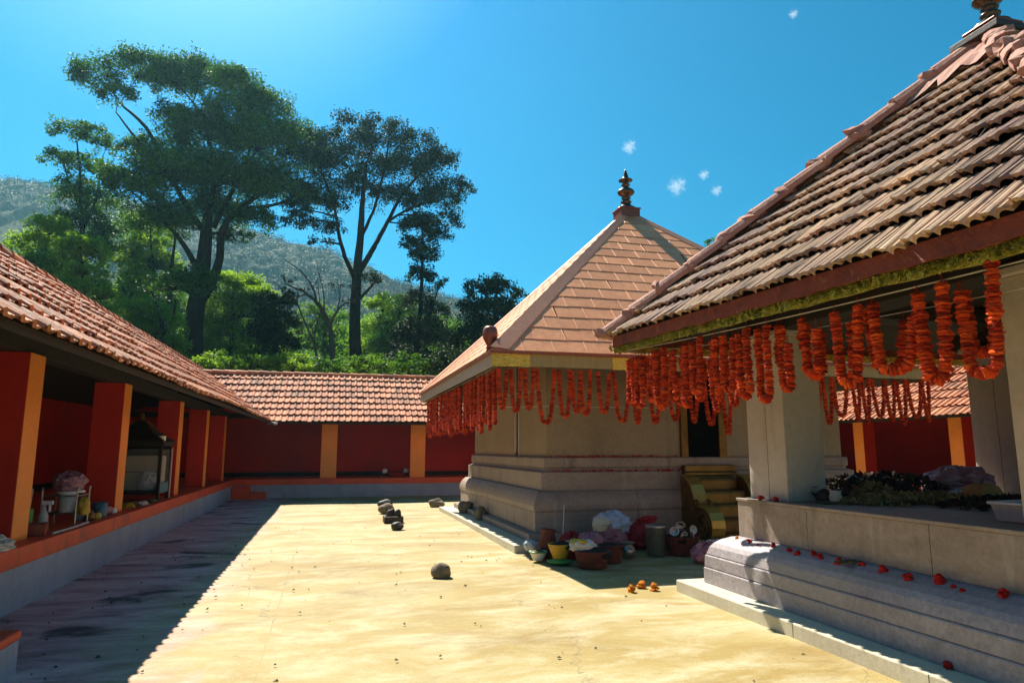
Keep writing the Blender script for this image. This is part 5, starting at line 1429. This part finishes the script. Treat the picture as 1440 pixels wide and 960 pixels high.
t = thing('plastic_bag', 'tiny white plastic bag tucked between the red jar and the slab', 'bag', (3.02,10.30,0.1), G1)
mb_ = MB(); mb_.bag((0,0,0.07), (0.10,0.08,0.09), 43, 26, 16, 0.3); mb_.build('body', M['blue_white_plastic'], t)

# ------------------------------------------------------------------ clutter on the left gallery ledge
LZ = 0.62
G2 = 'things left on the gallery ledge'
cb = thing('shrine_cabinet', 'dark glass fronted cabinet with a little pyramid roof on the left ledge', 'cabinet', (-3.66,15.3,LZ))
cw, cdp, ch = 0.48, 0.42, 1.05
for sx_ in (-1, 1):
    for sy_ in (-1, 1):
        mb_ = MB(); mb_.box(sx_*cw-0.03, sx_*cw+0.03, sy_*cdp-0.03, sy_*cdp+0.03, 0.0, ch); mb_.build('corner_post', M['dark_wood'], cb, bevel=0.004)
mb_ = MB(); mb_.box(-cw+0.03, cw-0.03, -cdp+0.01, cdp-0.01, 0.12, 0.20); mb_.build('floor_board', M['dark_wood'], cb)
mb_ = MB(); mb_.box(cw-0.005, cw+0.02, -cdp+0.031, cdp-0.031, 0.14, 0.34); mb_.build('side_panel', M['teal'], cb, bevel=0.004)
mb_ = MB(); mb_.box(cw-0.004, cw+0.008, -cdp+0.031, cdp-0.031, 0.342, ch-0.06); mb_.build('side_pane', M['glass'], cb)
mb_ = MB(); mb_.box(-cw+0.031, cw-0.031, -cdp-0.004, -cdp+0.004, 0.202, ch-0.05); mb_.build('front_pane', M['glass'], cb)
mb_ = MB(); mb_.box(-cw+0.03, cw-0.03, cdp-0.03, cdp-0.01, 0.2, ch); mb_.build('back_board', M['dark_wood'], cb)
mb_ = MB(); mb_.box(-cw-0.06, cw+0.06, -cdp-0.06, cdp+0.06, ch, ch+0.09); mb_.build('cornice', M['dark_wood'], cb, bevel=0.01)
mb_ = MB(); mb_.rectloft(-0.03, 0.03, -0.03, 0.03, [(cw+0.05,ch+0.09),(cw*0.62,ch+0.24),(0.06,ch+0.50),(0.03,ch+0.52)])
rf = mb_.build('roof', M['dark_wood'], cb, bevel=0.006)
for sx_, sy_ in ((1,-1),(1,1),(-1,-1)):
    mb_ = MB(); mb_.tube([(sx_*(cw+0.08), sy_*(cw+0.08), ch+0.095), (sx_*cw*0.64, sy_*cw*0.64, ch+0.245), (sx_*0.09, sy_*0.09, ch+0.505)], 0.016, 6); mb_.build('hip_strip', M['copper_dark'], rf)
mb_ = MB(); mb_.lathe([(0.05,ch+0.50),(0.06,ch+0.54),(0.035,ch+0.57),(0.05,ch+0.60),(0.045,ch+0.64),(0.01,ch+0.66)], 14); mb_.build('knob', M['brass'], rf, smooth=True)
mb_ = MB(); mb_.box(cw+0.021, cw+0.05, cdp-0.02, cdp+0.03, 0.0, ch-0.03); mb_.build('pink_post', M['pink_paint'], cb, bevel=0.004)
t = thing('carton_box', 'cream cardboard box inside the glass cabinet', 'box', (-3.58,15.42,LZ+0.2))
mb_ = MB(); mb_.box(-0.30,0.36,-0.12,0.2,0.0,0.66); mb_.build('carton', M['carton'], t, bevel=0.008)
mb_ = MB(); mb_.box(-0.301,0.361,-0.123,-0.118,0.34,0.352); mb_.build('lid_line', M['dark_wood'], t)
t = thing('plastic_bag', 'knotted white plastic bag inside the glass cabinet', 'bag', (-3.42,15.12,LZ+0.2))
mb_ = MB(); mb_.bag((0,0,0.15), (0.17,0.13,0.19), 51, 40, 24, 0.18); mb_.build('body', M['white_plastic'], t)
mb_ = MB(); mb_.bag((0.0,0,0.33), (0.10,0.05,0.05), 52, 20, 12, 0.3); mb_.build('knot', M['white_plastic'], t)
t = thing('lidded_tub', 'small white tub on the corner of the cabinet roof', 'tub', (-3.20,14.98,LZ+ch+0.09))
mb_ = MB(); mb_.lathe([(0.07,0),(0.075,0.01),(0.075,0.09),(0.08,0.095),(0.08,0.11),(0.0,0.115)], 18); mb_.build('body', M['white_plastic'], t, smooth=True)
mb_ = MB(); mb_.lathe([(0.02,0.115),(0.025,0.14),(0.03,0.16),(0.02,0.175),(0.0,0.178)], 10); mb_.build('knob', M['bronze'], t, smooth=True)
t = thing('crumpled_cloth', 'crumpled cream cloth on the red ledge at the left edge of the picture', 'cloth', (-3.10,8.10,LZ), G2)
mb_ = MB(); mb_.bag((-0.02,-0.05,0.045), (0.12,0.24,0.065), 53, 50, 24, 0.45); mb_.bag((-0.05,-0.02,0.10), (0.07,0.08,0.055), 54, 30, 16, 0.4); mb_.build('folds', M['cloth_white'], t)
t = thing('brick', 'red brick lying on the ledge right of the nearest pillar', 'brick', (-3.26,9.35,LZ), G2, rz=0.25)
mb_ = MB(); mb_.box(-0.11,0.11,-0.16,0.16,0,0.13); mb_.build('block', M['brick'], t, bevel=0.01)
t = thing('green_tin', 'green tin holding pink sticks behind the nearest pillar', 'tin', (-3.60,9.93,LZ), G2)
mb_ = MB(); mb_.lathe([(0.085,0),(0.09,0.01),(0.09,0.25),(0.085,0.26),(0.078,0.25),(0.075,0.05)], 22); mb_.build('body', M['green_plastic'], t, smooth=True)
for k in range(5):
    mb_ = MB(); a = k*1.3; mb_.tube([(0.03*math.cos(a),0.03*math.sin(a),0.06),(0.06*math.cos(a),0.06*math.sin(a),0.50+0.05*k)], 0.011, 6); mb_.build('stick', M['pink_paint'], t)
t = thing('spray_bottle', 'white trigger bottle beside the green tin', 'bottle', (-3.46,10.12,LZ), G2)
mb_ = MB(); mb_.lathe([(0.05,0),(0.055,0.01),(0.055,0.16),(0.03,0.22),(0.022,0.25),(0.022,0.29)], 18); mb_.build('body', M['clear_tub'], t, smooth=True)
mb_ = MB(); mb_.box(-0.03,0.10,-0.022,0.022,0.29,0.34); mb_.box(0.05,0.075,-0.015,0.015,0.20,0.29); mb_.build('trigger', M['white_plastic'], t, bevel=0.008)
rk = thing('wire_rack', 'low steel wire rack carrying plastic tubs on the left ledge', 'rack', (-3.36,10.55,LZ), G2)
for sx_ in (-0.20, 0.20):
    for sy_ in (-0.24, 0.24):
        mb_ = MB(); mb_.tube([(sx_,sy_,0),(sx_,sy_,0.46)], 0.011, 6); mb_.lathe([(0.018,0.46),(0.022,0.475),(0.015,0.49),(0.003,0.50)], 8, (sx_,sy_,0)); mb_.build('leg', M['steel'], rk)
for z in (0.16, 0.38):
    mb_ = MB(); mb_.tube([(-0.2,-0.24,z),(0.2,-0.24,z),(0.2,0.24,z),(-0.2,0.24,z),(-0.2,-0.24,z)], 0.008, 6)
    for i in range(7): mb_.tube([(-0.2,-0.21+0.07*i,z),(0.2,-0.21+0.07*i,z)], 0.005, 5)
    mb_.build('shelf', M['steel'], rk)
for k, (x, y, mt, lab) in enumerate([(-3.30,10.42,'clear_tub','cloudy plastic tub on the rack, left of two'),(-3.30,10.68,'wicker','dark red tub with pale rim on the rack, right of two')]):
    t = thing('plastic_tub', lab, 'tub', (x,y,LZ+0.17), G2)
    mb_ = MB(); mb_.lathe([(0.085,0),(0.09,0.01),(0.105,0.24),(0.10,0.24),(0.08,0.03)], 22); mb_.build('body', M[mt], t, smooth=True)
    mb_ = MB(); mb_.lathe([(0.105,0.235),(0.118,0.24),(0.118,0.265),(0.105,0.27),(0.0,0.272)], 22); mb_.build('lid', M['white_plastic'], t, smooth=True)
t = thing('plastic_bag', 'dull pink see through bag heaped on top of the rack', 'bag', (-3.36,10.58,LZ+0.44), G2)
mb_ = MB(); mb_.bag((0,0,0.12), (0.19,0.26,0.16), 55, 44, 26, 0.3); mb_.build('body', M['pink_plastic'], t)
t = thing('plastic_bag', 'bright yellow bag hanging at the front of the rack', 'bag', (-3.10,10.42,LZ+0.12), G2)
mb_ = MB(); mb_.bag((0,0,0.12), (0.07,0.10,0.14), 56, 30, 20, 0.25); mb_.build('body', M['yellow_plastic'], t)
for k, (x, y, h, mt, lab) in enumerate([(-3.20,11.02,0.14,'brass','small brass oil pot on the ledge, nearest the rack'),(-3.34,11.10,0.26,'clear_tub','small clear bottle with brown lid between the brass pots'),(-3.16,11.18,0.11,'yellow_plastic','small yellow cup beside the blue mug'),(-3.40,11.30,0.20,'wicker_tan','tan lidded jar behind the blue mug')]):
    t = thing('jar', lab, 'jar', (x,y,LZ), G2)
    mb_ = MB(); mb_.lathe([(0.04,0),(0.06,0.01),(0.068,h*0.4),(0.06,h*0.75),(0.035,h*0.85),(0.04,h*0.9)], 18); mb_.build('body', M[mt], t, smooth=True)
    mb_ = MB(); mb_.lathe([(0.045,h*0.9),(0.047,h),(0.03,h+0.01),(0.0,h+0.012)], 14); mb_.build('lid', M['bronze'], t, smooth=True)
t = thing('plastic_mug', 'slate blue plastic mug on the edge of the left ledge', 'mug', (-3.20,11.46,LZ), G2)
mb_ = MB(); mb_.lathe([(0.085,0),(0.09,0.01),(0.10,0.22),(0.094,0.22),(0.08,0.03)], 22); mb_.build('body', M['blue_plastic'], t, smooth=True)
mb_ = MB(); mb_.tube([(0.0,-0.095,0.18),(0.0,-0.15,0.16),(0.0,-0.15,0.09),(0.0,-0.09,0.06)], 0.012, 6); mb_.build('handle', M['blue_plastic'], t, smooth=True)
t = thing('cloth_roll', 'rolled pink cloth with a white end at the foot of the second pillar', 'cloth', (-3.22,11.84,LZ), G2)
mb_ = MB(); mb_.tube([(-0.1,-0.20,0.065),(-0.04,0.0,0.07),(0.02,0.12,0.065)], [0.06,0.07,0.06], 14); mb_.build('roll', M['pink_plastic'], t, smooth=True)
mb_ = MB(); mb_.lathe([(0.055,0),(0.06,0.02),(0.05,0.07),(0.0,0.08)], 16, (0.05,0.15,0.02)); mb_.build('white_end', M['white_plastic'], t, smooth=True)
t = thing('wooden_stick', 'long pale stick lying along the red ledge before the rack', 'stick', (-3.08,10.1,LZ), G2)
mb_ = MB(); mb_.tube([(0.0,-0.75,0.014),(0.01,0.0,0.016),(-0.02,0.55,0.014)], 0.013, 6); mb_.build('rod', M['wire'], t)
t = thing('brass_tray', 'low yellow brass tray on the ledge in front of the cabinet', 'tray', (-3.52,13.75,LZ), G2)
mb_ = MB(); mb_.lathe([(0.20,0),(0.24,0.02),(0.27,0.07),(0.26,0.07),(0.22,0.025)], 24); mb_.build('dish', M['brass'], t, smooth=True)
for k, (x, y, mt, s, lab) in enumerate([(-3.24,13.15,'yellow_plastic',0.07,'small yellow lump on the ledge right of the second pillar'),(-3.16,13.75,'cloth_white',0.06,'small cream rag on the ledge before the cabinet'),(-3.14,14.35,'straw',0.06,'little heap of straw on the ledge near the cabinet corner'),(-3.5,17.6,'ash',0.12,'dark heap of withered flowers on the ledge behind the cabinet')]):
    mb_ = MB(); mb_.bag((0,0,s*0.6), (s*1.4,s*2.0,s*0.8), 57+k, 26, 16, 0.4); o = mb_.build('ledge_heap', M[mt]); o.location = (x,y,LZ); tag(o, lab, 'heap', G2)
t = thing('plastic_basin', 'red basin with white bits on the far gallery ledge beside the right pillar', 'basin', (2.42,25.5,LZ))
mb_ = MB(); mb_.lathe([(0.24,0),(0.26,0.01),(0.36,0.17),(0.38,0.175),(0.35,0.17),(0.24,0.03)], 26); mb_.build('body', M['red_plastic'], t, smooth=True)
for x in (-0.42, 0.34):
    mb_ = MB(); mb_.bag((x,0,0.22), (0.09,0.07,0.10), 61, 20, 12, 0.3); mb_.build('white_packet', M['white_plastic'], t)

# ------------------------------------------------------------------ clutter on the pavilion platform
TZ = 1.07
G3 = 'offerings on the pavilion platform'
def heap(name, lab, c, rx, ry, h, mt, n, seed, size=0.035):
    """heap of withered flowers and leaves: a lumpy core strewn with petals"""
    rg = np.random.RandomState(seed); t = thing(name, lab, 'heap', c, G3)
    mb_ = MB(); mb_.blob((0,0,-0.02), (rx*0.92,ry*0.92,h*0.9), seed, 0.28, 26, 12, 0.0, 3.0); mb_.build('core', M[mt], t)
    mb_ = MB()
    for i in range(n):
        a = rg.rand()*6.28; q = rg.rand()**0.5
        z = h*math.sqrt(max(0, 1-q*q))*rg.uniform(0.75, 1.15)
        c_ = Vector((rx*q*math.cos(a)*1.08, ry*q*math.sin(a)*1.08, max(0.008, z)))
        d = Vector(rg.normal(0, 1, 3)).normalized(); e = d.cross(Vector(rg.normal(0, 1, 3))).normalized(); s = size*rg.uniform(0.6, 1.5)
        f_ = d.cross(e)*s*0.25
        mb_.add([c_-d*s, c_+e*s*0.5+f_, c_+d*s, c_-e*s*0.5+f_], [(0,1,2,3)], rg.rand())
    tag(mb_.build('petals', M[mt], t, tone=True), kind='stuff')
    return t
heap('flower_heap', 'big dark heap of withered flowers in the middle of the pavilion platform', (6.25,6.75,TZ), 0.85, 0.55, 0.24, 'ash', 900, 71)
heap('flower_heap', 'low straw coloured heap in front of the dark heap on the platform', (5.85,5.75,TZ), 0.95, 0.42, 0.10, 'straw', 900, 72, 0.03)
heap('flower_heap', 'yellowish mound of dried flowers at the left of the platform clutter', (5.62,6.18,TZ), 0.22, 0.20, 0.17, 'straw', 260, 73)
heap('flower_heap', 'flat dark spread of withered flowers at the right of the platform', (6.4,5.1,TZ), 0.9, 0.5, 0.09, 'ash', 700, 74)
t = thing('plastic_bag', 'pinkish crumpled plastic bag on the platform, against the far red gallery', 'bag', (7.15,6.55,TZ), G3)
mb_ = MB(); mb_.bag((0,0,0.16), (0.44,0.22,0.20), 75, 52, 28, 0.32); mb_.build('body', M['pink_plastic'], t)
t = thing('gourd', 'yellow brown ribbed gourd on the platform before the pinkish bag', 'gourd', (6.35,5.55,TZ), G3)
mb_ = MB(); mb_.lathe([(0.02,0.0),(0.10,0.015),(0.16,0.06),(0.17,0.11),(0.14,0.17),(0.07,0.20),(0.02,0.19)], 40, lobes=10, amp=0.06); mb_.build('body', M['wicker_tan'], t, smooth=True)
mb_ = MB(); mb_.tube([(0,0,0.185),(0.01,0,0.22),(0.03,0,0.24)], 0.012, 6); mb_.build('stem', M['straw'], t)
t = thing('clay_cup', 'small pale cup on the platform edge right of the near pillar', 'cup', (4.92,5.92,TZ), G3)
mb_ = MB(); mb_.lathe([(0.045,0),(0.055,0.01),(0.062,0.07),(0.05,0.10),(0.06,0.13),(0.055,0.13),(0.04,0.04)], 20); mb_.build('body', M['carton'], t, smooth=True)
mb_ = MB(); mb_.lathe([(0.06,0.13),(0.062,0.135),(0.0,0.14)], 20); mb_.build('lid', M['dark_stone'], t, smooth=True)
t = thing('kettle', 'dark kettle with a curled handle left of the pale cup', 'kettle', (4.94,6.10,TZ), G3)
mb_ = MB(); mb_.lathe([(0.06,0),(0.085,0.02),(0.085,0.08),(0.05,0.12),(0.02,0.135),(0.0,0.14)], 20); mb_.build('body', M['dark_stone'], t, smooth=True)
mb_ = MB(); mb_.tube([(-0.08,0.02,0.06),(-0.13,0.03,0.10),(-0.12,0.03,0.15),(-0.07,0.02,0.15)], 0.010, 6); mb_.build('handle', M['steel'], t, smooth=True)
t = thing('steel_pot', 'dark round pot with a glinting lid behind the heap near the pillar', 'pot', (5.75,6.62,TZ), G3)
mb_ = MB(); mb_.lathe([(0.08,0),(0.14,0.03),(0.15,0.12),(0.12,0.18),(0.13,0.19),(0.05,0.225),(0.02,0.25),(0.0,0.252)], 24); mb_.build('body', M['bronze'], t, smooth=True)
t = thing('bottle', 'small dark topped bottle standing on the far right of the platform', 'bottle', (7.30,5.66,TZ), G3)
mb_ = MB(); mb_.lathe([(0.045,0),(0.048,0.01),(0.048,0.14),(0.04,0.165)], 18); mb_.build('body', M['carton'], t, smooth=True)
mb_ = MB(); mb_.lathe([(0.04,0.165),(0.046,0.18),(0.046,0.22),(0.03,0.26),(0.0,0.27)], 18); mb_.build('cap', M['dark_stone'], t, smooth=True)
t = thing('small_bag', 'little bluish plastic scrap lying between the straw heap and the gourd', 'bag', (6.18,5.68,TZ), G3)
mb_ = MB(); mb_.bag((0,0,0.07), (0.09,0.06,0.08), 76, 24, 14, 0.4); mb_.build('body', M['blue_white_plastic'], t)
t = thing('plastic_crate', 'white rimmed plastic crate at the right edge of the platform', 'crate', (5.02,4.0,TZ), G3, rz=0.1)
mb_ = MB(); mb_.rectloft(-0.17, 0.17, -0.15, 0.15, [(-0.02,0.0),(0.0,0.01),(0.025,0.14),(0.015,0.14),(-0.012,0.02)]); mb_.build('body', M['granite_pillar'], t, bevel=0.01)
pts = [(0.20,-0.18,0.14),(0.20,0.18,0.14),(-0.20,0.18,0.14),(-0.20,-0.18,0.14),(0.20,-0.18,0.14)]
mb_ = MB(); mb_.tube(pts, 0.012, 8); mb_.build('rim', M['white_plastic'], t, smooth=True)
